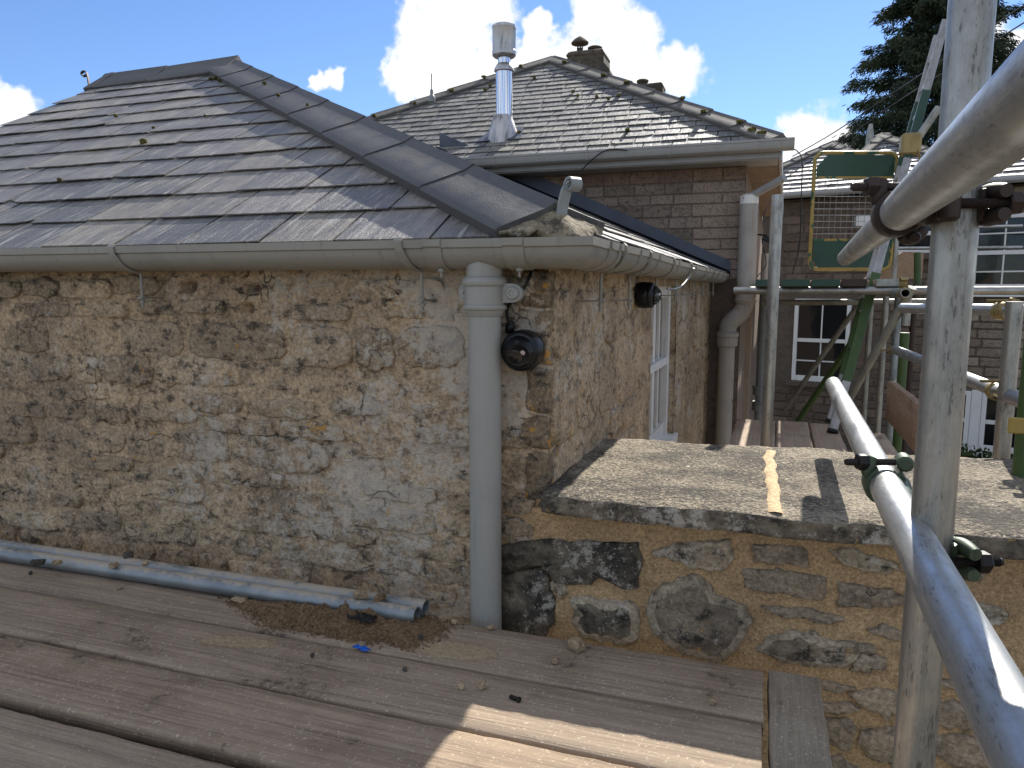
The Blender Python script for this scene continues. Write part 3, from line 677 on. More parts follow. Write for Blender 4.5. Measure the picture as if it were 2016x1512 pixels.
# hip iron (scrolled strap) at the foot of the hip
def strip(name,pts,wdir,w,th,m,parent=None,nrm=None):
    """flat bar bent along pts; w wide along wdir"""
    pts=[V(p) for p in pts]; wd=V(wdir).normalized(); vs=[];fs=[]
    for i,p in enumerate(pts):
        t=(pts[min(i+1,len(pts)-1)]-pts[max(i-1,0)]).normalized(); nn=t.cross(wd).normalized()
        for a,b in((-1,-1),(1,-1),(1,1),(-1,1)): vs.append(p+wd*(a*w/2)+nn*(b*th/2))
    for i in range(len(pts)-1):
        for j in range(4): jj=(j+1)%4; fs.append((i*4+j,i*4+jj,(i+1)*4+jj,(i+1)*4+j))
    fs.append((3,2,1,0)); b=len(vs)-4; fs.append((b,b+1,b+2,b+3))
    o=mesh(name,vs,fs,m,parent,True)
    bm=bmesh.new(); bm.from_mesh(o.data); bmesh.ops.recalc_face_normals(bm,faces=bm.faces[:]); bm.to_mesh(o.data); bm.free()
    return shade_auto(o,35)
ib=HS+dR*.005-hd*.022; hh=V((hd.x,hd.y,0)).normalized()
wdir=V((-hh.y,hh.x,0))*1.0
D0=(ib-CAM).dot(CF)
ip=[dep(1098,468,D0+.02),dep(1103,440,D0+.0),dep(1108,405,D0-.005),dep(1116,372,D0-.01)]
cen=dep(1129,364,D0-.01); out=-hh
r0=.0185; sc=[]
for k in range(24):
    a=math.radians(180-k*20); r=r0*(1-.026*k)
    sc.append(cen-hh*(r*math.cos(a))+V((0,0,1))*(r*math.sin(a)))
iron=strip('hip_iron',spline(ip+[sc[0]],5)[:-1]+sc,wdir,.03,.006,'grey_steel_paint')
tag(iron,'grey flat iron strap with a scrolled top at the foot of the hip tiles','hip iron')
g=dep(178,182,(V((X1-.15,PK.y,PK.z))-CAM).dot(CF)); dd=(g-CAM).dot(CF)
sp2=[dep(178,182,dd),dep(175,165,dd),dep(173,152,dd),dep(171,146,dd)]
cs=dep(165.5,146,dd); rr=(dep(171.5,146,dd)-cs).length
sp2+=[cs+CR*(rr*(1-.02*k)*math.cos(math.radians(18*k)))+CU*(rr*(1-.02*k)*math.sin(math.radians(18*k))) for k in range(20)]
tag(strip('scroll_iron',sp2,CF,.02,.006,'iron_dark'),'small curled iron hook standing at the far left end of the ridge','hip iron')
# ------------------------------------------------------------------ rain gutter on the outbuilding
G=thing('rain_gutter',(-.9,-.07,.868),'grey painted cast iron gutter along the eaves of the near stone building, turning its corner','gutter')
PROF=[(.012,.940),(.012,.900),(.020,.884),(.045,.870),(.072,.866),(.096,.869),(.116,.879),(.129,.893),(.1345,.907),(.136,.919),(.142,.922),(.143,.944)]
INN=[(.138,.944),(.131,.921),(.129,.908),(.122,.896),(.112,.884),(.094,.875),(.072,.871),(.047,.875),(.025,.888),(.017,.902),(.017,.940)]
gz=lambda z:.944-(.944-z)*.88
PROF=[(y,gz(z)) for y,z in PROF]; INN=[(y,gz(z)) for y,z in INN]
def gsec(kind,t,dy=0,grow=0):
    out=[]
    for (y,z) in PROF+INN:
        if grow: y=.072+(y-.072)*(1+grow/.07); z=.905+(z-.905)*(1+grow/.04) if z<.93 else z
        if kind=='f': out.append(V((t,-y,z+dy)))
        elif kind=='c': out.append(V((y,-y,z+dy)))
        else: out.append(SD*t+SN*y+V((0,0,z+dy)))
    return out
def gsweep(name,secs,m,parent):
    k=len(secs[0]); vs=[p for s in secs for p in s]; fs=[]
    for i in range(len(secs)-1):
        for j in range(k): jj=(j+1)%k; fs.append((i*k+j,i*k+jj,(i+1)*k+jj,(i+1)*k+j))
    fs.append(tuple(range(k-1,-1,-1))); b=(len(secs)-1)*k; fs.append(tuple(range(b,b+k)))
    o=mesh(name,vs,fs,m,parent,True)
    bm=bmesh.new(); bm.from_mesh(o.data); bmesh.ops.recalc_face_normals(bm,faces=bm.faces[:]); bm.to_mesh(o.data); bm.free()
    return shade_auto(o,28)
gsl=lambda x:-.0045*(x/1.5)       # slight fall towards the corner
gsweep('trough',[gsec('f',X1-.05,gsl(X1))]+[gsec('f',x,gsl(x)) for x in(-2.4,-1.6,-.9,-.5)]+[gsec('f',.0,0),gsec('c',0)],'gutter_paint',G)
ends=pln(1450,560,sp(0,0,.1),SN).dot(SD); ends=min(ends,YB-.06)
gsweep('trough',[gsec('c',0)]+[gsec('s',.006*0+t,.010*math.sin(t*3)*.4) for t in(.02,.6,1.2,2,3,ends)],'gutter_paint',G)
def union(x0,x1,kind='f'): return gsweep('union_collar',[gsec(kind,x0,gsl(x0) if kind=='f' else 0,.005),gsec(kind,x1,gsl(x1) if kind=='f' else 0,.005)],'gutter_paint',G)
gx=lambda p:px(p,505,1,-.14).x
union(gx(833),gx(868)); union(gx(990),gx(1030))
for t in(.05,.16,.45,.8,1.3,1.9,2.6,3.3): union(t,t+.035,'s')
def strap(kind,t,rodlen=.10,bar=.06):
    pf=[(.147,.943),(.1465,.921),(.1395,.907),(.1335,.892),(.119,.876),(.098,.865),(.072,.862)]
    pf=[(y,gz(z)-.001) for y,z in pf]
    f=(lambda y,z,dx:V((t+dx,-y,z+gsl(t)))) if kind=='f' else (lambda y,z,dx:SD*(t+dx)+SN*y+V((0,0,z)))
    wd=V((1,0,0)) if kind=='f' else SD
    pts=[f(y,z,.028*k/len(pf)) for k,(y,z) in enumerate(pf)]
    st=strip('gutter_strap',[f(.140,.948,0)]+pts,wd,.02,.004,'gutter_paint',G)
    b=f(.072,gz(.862)-.001,.028); inw=V((0,1,0)) if kind=='f' else -SN
    tube('rod',b,b-V((0,0,rodlen)),.0042,'gutter_paint',st,8)
    zb=b-V((0,0,rodlen*.72))
    tube('nut',zb-V((0,0,.004)),zb+V((0,0,.006)),.0095,'gutter_paint',st,6); tube('nut',zb-V((0,0,.016)),zb-V((0,0,.008)),.0085,'gutter_paint',st,6)
    strip('wall_stay',[zb-inw*.012-V((0,0,.001)),zb+inw*(bar+.02)-V((0,0,.001))],wd,.016,.005,'gutter_paint',st)
strap('f',gx(222)+.0); strap('f',gx(785)); strap('f',gx(222)-1.0)
for t,q in((.22,.105),(.62,.11),(1.15,.10),(1.7,.1),(2.4,.10),(2.9,.09),(3.2,.09),(3.6,.09)): strap('s',t,q,.05)
for xx in(855,1012,): 
    b=V((gx(xx),-.10,gz(.868))); lathe('bolt',[(.003,-.022),(.003,-.008),(.008,-.008),(.008,0)],b,(0,0,1),'gutter_paint',G,8)
# bare wire stay near the second camera
ws_=[(1366,528),(1357,545),(1343,562),(1328,569),(1313,568)]
tag(poly_tube('wire_stay',spline([pln(x,y,sp(0,0,.17-.02*i),SN) for i,(x,y) in enumerate(ws_)],5),.0045,'galvanised',None,8),'thin bent bright steel rod hooked under the side gutter','rod')
# ------------------------------------------------------------------ downpipe
PC=px(955,800,1,-.075); dpx=PC.x
DP=thing('downpipe',(dpx,-.075,GZ),'thick grey painted cast iron downpipe at the corner of the stone wall','downpipe')
tube('pipe',(dpx,-.075,GZ),(dpx,-.075,.80),.0405,'pipe_paint',DP,40)
zt=px(950,545,1,-.13).z; zbm=px(950,612,1,-.13).z
prof=[(.0405,zbm-.016),(.044,zbm-.012),(.047,zbm-.004),(.0485,zbm),(.0535,zbm+.002),(.0555,zbm+.007),(.0535,zbm+.012),(.0495,zbm+.014),(.0492,zt-.022),(.0535,zt-.02),(.0558,zt-.014),(.0558,zt-.009),(.0535,zt-.004),(.0505,zt),(.045,zt+.002)]
so_=lathe('socket',prof,(dpx,-.075,0),(0,0,1),'pipe_paint',DP,40)
tube('outlet',(dpx,-.075,zt-.01),(dpx,-.075,.905),.0445,'pipe_paint',DP,36)
for s,e in((1,.098),(-1,.066)):
    zc=px(1010,577,1,-.09).z
    poly=[]
    for k in range(13): a=math.radians(-90+15*k); poly.append((e-.0225+.0225*math.cos(a),.0225*math.sin(a)))
    poly=[(.03,-.024)]+poly+[(.03,.024)]
    ear=prism('ear',[(s*a,b) for a,b in poly] if s>0 else [(s*a,b) for a,b in poly[::-1]],(dpx,-.062,zc),(1,0,0),(0,0,1),(0,-1,0),.02,'pipe_paint',DP)
    lathe('bolt_boss',[(.016,0),(.016,.006),(.013,.009),(.008,.009),(.007,.006),(.0,.006)],(dpx+s*(e-.023),-.082,zc),(0,-1,0),'pipe_paint',ear,18)
    tube('spacer',(dpx+s*(e-.023),-.062,zc),(dpx+s*(e-.023),.012,zc),.011,'pipe_paint',ear,12)
# ------------------------------------------------------------------ security cameras
def dome_camera(base,ax,tilt,label,glint=True):
    t=thing('security_camera',base,label,'camera','round black security cameras')
    ax=V(ax).normalized(); tilt=V(tilt).normalized()
    lathe('mount',[(.046,0),(.050,.004),(.0515,.018),(.0515,.036),(.0495,.041),(.0505,.043),(.0505,.052),(.046,.060),(.041,.063)],base,ax,'black_plastic',t,40)
    c=V(base)+ax*.05
    ball=lathe('ball',[(0.0,-.036)]+[(.041*math.sin(math.radians(a)),-.041*math.cos(math.radians(a))) for a in range(30,136,8)]+[(.029,.0295),(.0275,.031),(.0265,.0305),(.0,.0305)],c,tilt,'black_plastic',t,40)
    x,y,z=axes(tilt)
    f=c+z*.031
    lathe('lens_window',[(.0,.0),(.017,.0),(.0175,.002),(.015,.003),(.0,.0035)],f-x*.006-y*.004,z,'black_gloss',ball,24)
    lathe('lens',[(.0,.0),(.0055,.0),(.004,.002),(0,.003)],f-x*.008-y*.006+z*.003,z,'black_gloss',ball,16)
    lathe('infrared_lamp',[(.0,.0),(.0065,.0),(.0055,.002),(0,.0028)],f+x*.012+y*.006,z,'led',ball,16)
    return t
cb=px(1037,688,1,-.012)
cam1=dome_camera(cb,(0,-1,0),(.10,-1,-.25),'round black security camera on the wall just right of the grey downpipe')
jb=px(1003,645,1,-.02)
lathe('cable_gland',[(.011,0),(.012,.006),(.012,.018),(.008,.024),(.006,.03)],jb-V((0,0,.012)),(0.15,-.25,1),'black_plastic',cam1,14)
cab=[(1003,640,-.035),(998,612,-.05),(1010,590,-.06),(1028,572,-.06),(1040,552,-.055),(1046,535,-.03)]
poly_tube('cable',spline([px(x,y,1,d) for x,y,d in cab],6),.0042,'rubber',cam1,8)
b2=pln(1254,583,sp(0,0,.02),SN)
b2=pln(1256,581,sp(0,0,.012),SN)
cam2=dome_camera(b2,SN,SN+V((0,-.5,-.12)),'round black security camera under the side gutter beside the white window',False)
# ------------------------------------------------------------------ moss on the near roof
def on_front(x,y,h=.012): return pln(x,y,O+fn*h,fn)
for i,(x,y,s) in enumerate([(415,158,.022),(425,157,.025),(433,161,.02),(228,230,.02),(283,283,.03),(118,357,.018),(302,253,.014),(404,230,.014)]):
    m_=rock('moss_clump',on_front(x,y,.008),(s,s*.8,s*.7),'moss',i*2.3+1)
    tag(m_,'small yellow green moss tuft on the slates of the near roof','moss','moss tufts on the near roof')
for i,(x,y,s) in enumerate([(582,215,.02),(678,235,.018),(608,212,.014)]):
    m_=rock('moss_clump',HS+hd*(2.45-.35*i)+dL*(.08+.03*(i%2))+hup*.04,(s,s*.8,s*.6),'moss',i*3+20)
    tag(m_,'small pale moss tuft on the upper hip tiles of the near roof','moss','moss tufts on the hip tiles')
# ------------------------------------------------------------------ garden wall with coping
CZ=.325
GW=thing('garden_wall',(1.2,.3,GZ),'ochre pointed rubble garden wall with flat stone coping running right from the building corner','wall')
def gd(a,b,w): return .006*fb(w,6,4)+.0025*fb(w,30,3)
core=panel('mortar_face',(0,-.004,0),(1,0,0),(0,0,1),(0,-1,0),(-.16,2.7),(-.75,.29),.012,gd,'ochre_mortar',GW)
panel('mortar_face_base',(0,-.004,0),(1,0,0),(0,0,1),(0,-1,0),(-.16,2.7),(GZ-.1,-.75),.2,lambda a,b,w:0,'ochre_mortar',GW)
box('wall_back',(.16,.05,GZ-.1),(2.7,.60,.27),'garden_stone_clean',GW)
def gp(x,y): q=px(900+x/2.24,850+y/2.24,1,-.004); return (q.x,q.z)
ST=[('garden_stone_black',.012,[(195,490),(300,478),(420,470),(600,485),(800,490),(815,545),(812,620),(790,690),(735,690),(690,655),(640,620),(600,668),(500,680),(430,660),(410,610),(300,600),(195,620)]),
('garden_stone_black',.010,[(195,625),(300,605),(405,615),(425,700),(435,770),(420,850),(400,900),(300,890),(195,870)]),
('garden_stone_black',.010,[(490,720),(620,735),(810,765),(812,890),(770,930),(720,945),(640,925),(545,895),(500,840),(510,790)]),
('garden_stone',.006,[(420,650),(480,660),(490,700),(460,725),(425,715)]),
('garden_stone',.009,[(865,525),(960,490),(1040,492),(1110,478),(1195,478),(1218,520),(1210,580),(1170,618),(1120,610),(1050,590),(960,565),(890,545)]),
('garden_stone',.014,[(895,680),(960,650),(1040,630),(1110,655),(1130,700),(1200,735),(1270,770),(1292,830),(1275,900),(1225,960),(1180,1015),(1110,1015),(1040,990),(980,950),(900,930),(860,860),(840,790),(850,730)]),
('garden_stone_clean',.006,[(1305,495),(1420,500),(1540,512),(1540,588),(1430,580),(1300,570)]),
('garden_stone_clean',.006,[(1260,600),(1400,608),(1625,632),(1635,700),(1615,735),(1500,725),(1350,702),(1252,685)]),
('garden_stone',.008,[(1640,520),(1740,507),(1820,540),(1890,565),(1960,605),(1930,628),(1850,622),(1760,600),(1690,570)]),
('garden_stone_clean',.008,[(1680,662),(1760,660),(1860,682),(1990,730),(1985,755),(1900,768),(1690,765)]),
('garden_stone_clean',.005,[(1345,765),(1440,768),(1560,785),(1660,805),(1725,828),(1660,848),(1580,840),(1480,820),(1390,800)]),
('garden_stone',.009,[(1315,955),(1380,900),(1470,872),(1560,885),(1640,918),(1760,925),(1850,940),(1860,970),(1790,960),(1730,1040),(1640,1020),(1540,1035),(1420,1005)]),
('garden_stone_clean',.007,[(1720,1045),(1780,985),(1850,975),(1900,1010),(1895,1045),(1800,1050)]),
('garden_stone_clean',.005,[(1810,870),(1880,855),(1960,870),(1990,890),(1970,920),(1860,905)]),
('garden_stone_clean',.006,[(1590,1100),(1700,1105),(1760,1125),(1700,1145),(1600,1130)]),
('garden_stone_clean',.01,[(1720,1150),(1830,1120),(1960,1150),(2050,1190),(2050,1270),(1930,1260),(1800,1215)]),
('garden_stone_clean',.01,[(1610,1265),(1740,1255),(1755,1310),(1730,1395),(1660,1385),(1605,1330)]),
('garden_stone_clean',.012,[(1790,1310),(1900,1290),(2000,1320),(2060,1380),(2050,1450),(1930,1460),(1800,1420),(1770,1360)]),
('garden_stone_clean',.008,[(1605,1190),(1700,1185),(1790,1215),(1720,1240),(1610,1230)]),
('garden_stone_clean',.01,[(1600,1420),(1690,1430),(1780,1470),(1760,1530),(1620,1530)]),
('garden_stone_clean',.01,[(2060,1180),(2200,1190),(2330,1240),(2300,1310),(2150,1300),(2060,1260)]),
('garden_stone_clean',.01,[(2080,1340),(2250,1340),(2400,1390),(2380,1470),(2200,1460),(2090,1420)]),
('garden_stone',.008,[(2060,540),(2200,555),(2330,600),(2300,660),(2180,650),(2070,610)]),
('garden_stone',.009,[(2080,720),(2260,735),(2420,780),(2400,850),(2220,840),(2090,800)]),
('garden_stone_clean',.009,[(2070,900),(2220,905),(2380,960),(2360,1040),(2200,1030),(2080,990)]),
('garden_stone_clean',.008,[(2100,1090),(2300,1090),(2450,1130),(2420,1180),(2250,1170)])]
for i,(m_,d_,pp) in enumerate(ST): wall_stone('stone',[gp(*q) for q in pp][::-1],(0,-.004,0),(1,0,0),(0,0,1),(0,-1,0),d_+.004,m_,core,i*2.7+3,40,1.8,.007,'stone_rim' if 'clean' not in m_ and i>1 else None)
R=random.Random(8)
for zz in(-.38,-.5,-.62,-.72):
    x=.3
    while x<2.6:
        w=R.uniform(.12,.28); h=R.uniform(.07,.1); out=[]
        for k in range(22):
            t=2*math.pi*k/22; ca,sa=math.cos(t),math.sin(t); r=(abs(ca)**4+abs(sa)**4)**(-.25)*(1+.12*mn.noise(V((ca*2+x*9,sa*2,zz*9))))
            out.append((x+w/2+w/2*r*ca,zz+h/2*r*sa))
        if zz<-.45 or x>.95: wall_stone('stone',out,(0,-.004,0),(1,0,0),(0,0,1),(0,-1,0),.01,'garden_stone_clean',core,x*7+zz,22,1.2,.006)
        x+=w+R.uniform(.015,.04)
def coping(name,x0,x1,m,parent,z=CZ,t=.046,y0=-.078,y1=.655,step=.011,taper=.0):
    sec=[]
    for k in range(7): sec.append((y0,z-t+t*k/6*0.985))
    n=int((y1-y0)/step)
    for k in range(1,n): sec.append((y0+(y1-y0)*k/n,z))
    for k in range(5): sec.append((y1,z-t*k/4))
    for k in range(1,12): sec.append((y1+(y0-y1)*k/12,z-t))
    nx=max(2,int((x1-x0)/step)); K=len(sec); vs=[];fs=[]
    for i in range(nx+1):
        x=x0+(x1-x0)*i/nx
        for j,(y,zz) in enumerate(sec):
            w=V((x,y,zz)); n1=fb(w,7,4); n2=mn.noise(w*70); n3=mn.noise(w*25+V((3,1,0)))
            e=V((0,0,0))
            if zz>z-.002: e.z+=.004*n1+.0016*n2+.001*n3
            if j<8: e.y+=.007*n1+.005*n3+.0022*n2; 
            if j>=7+n-2 and j<7+n+5: e.y+=.010*n1+.007*n3+.003*n2
            if zz<z-t+.002: e.z+=.006*n1
            if j in(5,6,7): e.z-=.004*abs(n3)+.003
            if i in(0,nx): e.x+=.008*n1+.004*n3
            y_=y+(x*taper if y>.3 else 0)
            vs.append(V((x,y_,zz))+e)
    for i in range(nx):
        for j in range(K): jj=(j+1)%K; fs.append((i*K+j,i*K+jj,(i+1)*K+jj,(i+1)*K+j))
    fs.append(tuple(range(K-1,-1,-1))); fs.append(tuple(range(nx*K,nx*K+K)))
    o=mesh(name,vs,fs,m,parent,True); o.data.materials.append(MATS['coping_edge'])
    bm=bmesh.new(); bm.from_mesh(o.data); bmesh.ops.recalc_face_normals(bm,faces=bm.faces[:])
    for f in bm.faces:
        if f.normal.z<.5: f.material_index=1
    bm.to_mesh(o.data); bm.free(); return o
jx=px(1520,950,2,CZ).x
coping('coping_slab',.004,2.7,'coping_stone',GW,taper=.05)
def strip_blob(name,p,q,w,zt,m,parent,seed):
    n=26; L=[];Rr=[]
    p=V(p);q=V(q);s=V((1,0,0))
    vs=[];fs=[]
    for i in range(n+1):
        c=p.lerp(q,i/n); a=w*(.5+.45*mn.noise(V((i*.21,seed,0)))*.6+.14*mn.noise(V((i*.83,seed,2)))); b=w*(.5+.45*mn.noise(V((i*.21,seed,7)))*.6+.14*mn.noise(V((i*.83,seed,9))))
        c=c+s*(.006*mn.noise(V((i*.3,seed,4))))
        vs+=[c-s*a+V((0,0,-.004)),c-s*a*.75+V((0,0,zt-.0012)),c+V((0,0,zt+.0005)),c+s*b*.75+V((0,0,zt-.0012)),c+s*b+V((0,0,-.004))]
    for i in range(n):
        for j in range(4): fs.append((i*5+j,i*5+j+1,(i+1)*5+j+1,(i+1)*5+j))
    return mesh(name,vs,fs,m,parent,True)
strip_blob('mortar_joint',(jx+.004,-.055,CZ),(jx-.004,.62,CZ),.036,.0032,'sandy_mortar',GW,3)
# ------------------------------------------------------------------ scaffold deck
XE=.538
rows=[(-.160,-.358),(-.368,-.563),(-.574,-.760),(-.790,-.995),(-1.008,-1.215),(-1.222,-1.425),(-1.432,-1.635)]
names=['weathered scaffold board nearest the stone wall, carrying the two grey tubes','second weathered scaffold board out from the stone wall','third weathered scaffold board from the stone wall, above the wide dark gap','fourth scaffold board from the stone wall, in front of the wide gap','fifth scaffold board from the stone wall','sixth scaffold board from the stone wall','outermost scaffold board of the near deck']
for i,(a,b) in enumerate(rows):
    zz=0 if i<3 else -.006
    xe=XE+[0.0,-.004,-.012,.0,.004,-.003,.0][i]
    o=plank('scaffold_board',(-3.4,(a+b)/2,zz),(xe,(a+b)/2+[0,.0,.0,.0,0,0,0][i],zz),(0,0,1),a-b,.038,'board_wood',None,130,.003,i*3+1,.003)
    tag(o,names[i],'scaffold board','weathered boards of the near deck')
o=plank('scaffold_board',(.600,-.150,-.002),(.606,-1.9,-.002),(0,0,1),.104,.045,'board_wood_y',None,60,.003,77,.001)
tag(o,'narrow cross board butted across the right hand ends of the deck boards','scaffold board')
for i,(yc,lab) in enumerate([(-.363,'added dark under board shading the joint of the first and second deck boards'),(-.5685,'added dark under board shading the joint of the second and third deck boards'),(-.776,'added dark under board shading the wide gap in the deck')]):
    tag(plank('scaffold_board',(-3.38,yc,-.047),(.50,yc,-.047),(0,0,1),.2,.036,'gap_shade_wood',None,40,.003,91+i,.001),lab,'scaffold board')  # added layer of near-black boards that darkens the joints from below
# tubes lying along the wall
t1a=px(0,1068,2,.026); 
def decktube(y,z,xr,mat_,lab):
    o=tube('scaffold_tube',(-3.2,y[0],z),(xr,y[1],z),.0215,mat_,None,28,.0185); tag(o,lab,'scaffold tube')
decktube((-.205,-.158),.0225,px(838,1190,1,-.158).x,'tube_dusty','galvanised tube lying on the boards against the foot of the stone wall')
decktube((-.250,-.203),.0225,px(822,1205,1,-.2).x,'tube_dusty','galvanised tube lying on the boards on the outer side of its twin')
# ------------------------------------------------------------------ sand and debris on the deck
def dk(x,y,z=0): return px(x,y,2,z)
def mound(name,outline,h,m,seed,grains,gs,label,cat):
    P=[dk(*q) for q in outline]; cx=sum(p.x for p in P)/len(P); cy=sum(p.y for p in P)/len(P); pts=resample([(p.x,p.y) for p in P],60); vs=[];fs=[];nr=12
    R=random.Random(seed)
    def ht(k,x,y): return .0018+h*(1-k**1.6)*(.35+.65*abs(mn.noise(V((x*14,y*14,seed)))*1.6)+.25*mn.noise(V((x*50,y*50,seed))))
    for r in range(nr+1):
        k=r/nr
        for (a,b) in pts:
            kk=k*(1+ (.12*mn.noise(V((a*60,b*60,seed))) if r>nr-3 else 0)); x=cx+(a-cx)*kk;y=cy+(b-cy)*kk
            vs.append((x,y,ht(k,x,y) if r<nr else -.002))
    n=len(pts)
    for r in range(nr):
        for i in range(n): j=(i+1)%n; fs.append((r*n+i,r*n+j,(r+1)*n+j,(r+1)*n+i))
    for g in range(grains):
        k=R.random()**.5*1.08; a,b=pts[R.randrange(n)]; x=cx+(a-cx)*k+R.gauss(0,.012);y=cy+(b-cy)*k+R.gauss(0,.006); z=ht(min(k,1),x,y)-.001 if k<1 else .0; s=gs*R.uniform(.5,1.5)
        i0=len(vs); vs+=[(x-s,y,z),(x+s*.2,y-s,z),(x+s,y+s*.2,z),(x,y+s,z),(x,y,z+s*1.2)]; fs+=[(i0,i0+1,i0+4),(i0+1,i0+2,i0+4),(i0+2,i0+3,i0+4),(i0+3,i0,i0+4)]
    o=mesh(name,vs,fs,m); o['kind']='stuff'; o['label']=label; o['category']=cat
    bm=bmesh.new(); bm.from_mesh(o.data); bmesh.ops.recalc_face_normals(bm,faces=bm.faces[:]); bm.to_mesh(o.data); bm.free()
mound('sand_heap',[(450,1182),(520,1172),(610,1180),(700,1195),(780,1205),(850,1218),(885,1230),(870,1250),(800,1280),(770,1268),(690,1262),(600,1245),(520,1235),(500,1215)],.042,'sand',5,3600,.0034,'brown spilled sand and grit heaped on the boards beside the two tubes','sand')
mound('sand_scatter',[(385,1262),(420,1252),(480,1254),(540,1265),(545,1275),(480,1276),(410,1270)],.0012,'sand_pale',9,900,.0018,'pale dusting of mortar crumbs on the second board','sand')
mound('sand_scatter',[(820,1275),(880,1262),(960,1275),(985,1290),(930,1300),(850,1295)],.0008,'sand_pale',10,500,.0017,'pale mortar dust on the first board below the downpipe','sand')
DEB=[(1135,1278,.03,.024,.02,'chip_stone','largest pale stone lump on the first board, right of the downpipe','stone'),
(1092,1306,.011,.01,.009,'chip_stone','small pale pebble just left of the largest stone lump','stone'),
(318,1148,.038,.022,.014,'chip_dark','flat dark stone flake on the first board in front of the tubes','stone'),
(75,1112,.03,.018,.012,'chip_dark','dark stone flake on the tubes near the left edge','stone'),
(112,1112,.022,.016,.011,'chip_stone','tan stone chip beside the dark flake near the left edge','stone'),
(60,1130,.012,.007,.006,'chip_dark','small grey pebble near the left end of the first board','stone'),
(225,1118,.020,.014,.013,'chip_stone','tan stone chip resting against the outer tube','stone'),
(253,1100,.022,.016,.018,'chip_dark','dark rough lump on the two tubes','stone'),
(285,1112,.014,.01,.008,'chip_stone','tan crumb beside the dark lump on the tubes','stone'),
(392,1158,.016,.01,.007,'chip_dark','dark chip on the first board right of the flat stone flake','stone'),
(593,1175,.016,.014,.017,'chip_stone','upright tan stone chip at the back of the sand heap','stone'),
(620,1222,.016,.012,.01,'chip_dark','dark blue grey chip in the middle of the sand heap','stone'),
(758,1237,.018,.013,.008,'chip_stone','tan chip at the right side of the sand heap','stone'),
(828,1258,.011,.009,.007,'chip_dark','grey chip at the right tip of the sand heap','stone'),
(908,1355,.012,.009,.007,'chip_stone','small whitish pebble on the second board','stone'),
(950,1355,.013,.012,.013,'chip_stone','small tan pebble on the second board, right of the whitish one','stone'),
(1402,1386,.012,.009,.008,'chip_stone','small pale pebble towards the right end of the second board','stone'),
(966,1238,.014,.01,.006,'chip_stone','pale crumb at the foot of the downpipe','stone'),
(895,1228,.012,.01,.009,'chip_stone','pale crumb just left of the foot of the downpipe','stone'),
(615,1293,.007,.007,.007,'chip_dark','tiny dark pebble on the second board below the sand heap','stone'),
(797,1320,.009,.008,.006,'chip_dark','tiny dark pebble pair member on the second board below the blue scrap','stone'),
(235,1160,.012,.008,.006,'chip_stone','small tan crumb on the first board left of the flat stone flake','stone')]
for i,(x,y,a,b,c_,m_,lab,cat) in enumerate(DEB):
    zz=.038 if y<1119 and x<300 else .002
    tag(rock('stone_chip',dk(x,y,zz),(a*1.25,b*1.25,c_*1.25),m_,i*1.9+2),lab,cat)
tag(rock('stone_chip',dk(710,1178,.044),(.036,.024,.02),'chip_stone',44),'tan mortar lump lying on top of the two tubes behind the sand','stone')
tag(rock('stone_chip',dk(748,1182,.042),(.03,.02,.016),'sand',47),'brown mortar lump on the tubes near their right ends','stone')
# slips of wood and scraps
o=box('wood_offcut',(-.022,-.011,0),(.022,.011,.006),'chip_stone',None,.001,Matrix.Translation(dk(472,1182,.004))@Matrix.Rotation(-.25,4,'Z')@Matrix.Rotation(.12,4,'X')); tag(o,'small flat tan slip lying at the left end of the sand heap','offcut')
R=random.Random(3)
def crumple(name,c,sx,sy,sz,m,seed,label,cat):
    vs=[];fs=[];n=9
    for j in range(n):
        for i in range(n):
            u=i/(n-1)-.5;v=j/(n-1)-.5; w=V((u*3+seed,v*3,seed)); vs.append((u*sx*(1+.5*mn.noise(w)),v*sy*(1+.6*mn.noise(w+V((4,0,0)))),.003+sz*abs(mn.noise(w*1.7+V((0,6,0))))+sz*.3*abs(mn.noise(w*4))))
    for j in range(n-1):
        for i in range(n-1): k=j*n+i; fs.append((k,k+1,k+n+1,k+n))
    o=mesh(name,vs,fs,m,None,True,Matrix.Translation(c)@Matrix.Rotation(-.15,4,'Z')); sm=o.modifiers.new('thickness','SOLIDIFY'); sm.thickness=.002
    tag(o,label,cat)
crumple('plastic_scrap',dk(712,1280,.001),.042,.012,.012,'blue_plastic',4,'bright blue plastic scrap on the joint below the sand heap','plastic scrap')
crumple('roofing_felt_scrap',dk(714,1221,.020),.06,.034,.02,'black_felt',8,'crumpled black scrap lying in the sand heap','felt scrap')
tw=[dk(672,1190,.03),dk(668,1203,.022),dk(682,1215,.014),dk(694,1221,.012),dk(708,1224,.01)]
tag(poly_tube('twig',spline(tw,4),.0032,'bark',None,6),'short bent brown twig in the sand heap','twig')
sc=dk(1004,1371,.005); t=thing('screw_bolt',sc,'short black threaded bolt lying on the second board','bolt')
lathe('shank',[(.0036,0)]+[(.0036+.0012*(k%2),.002*k) for k in range(1,10)]+[(.0036,.02)],sc,(1,-.25,0),'bolt_black',t,10)
lathe('head',[(.006,0),(.006,.004),(.004,.005)],sc+V((.0194,-.005,0)),(1,-.25,0),'bolt_black',t,6)
# ------------------------------------------------------------------ near scaffold: post, two rails, couplers
RD=V((.060,1,0)).normalized()
lowE=dep(1640,757,2.34); upE=dep(1664,508,2.34)
PP=dep(1868,600,.868)
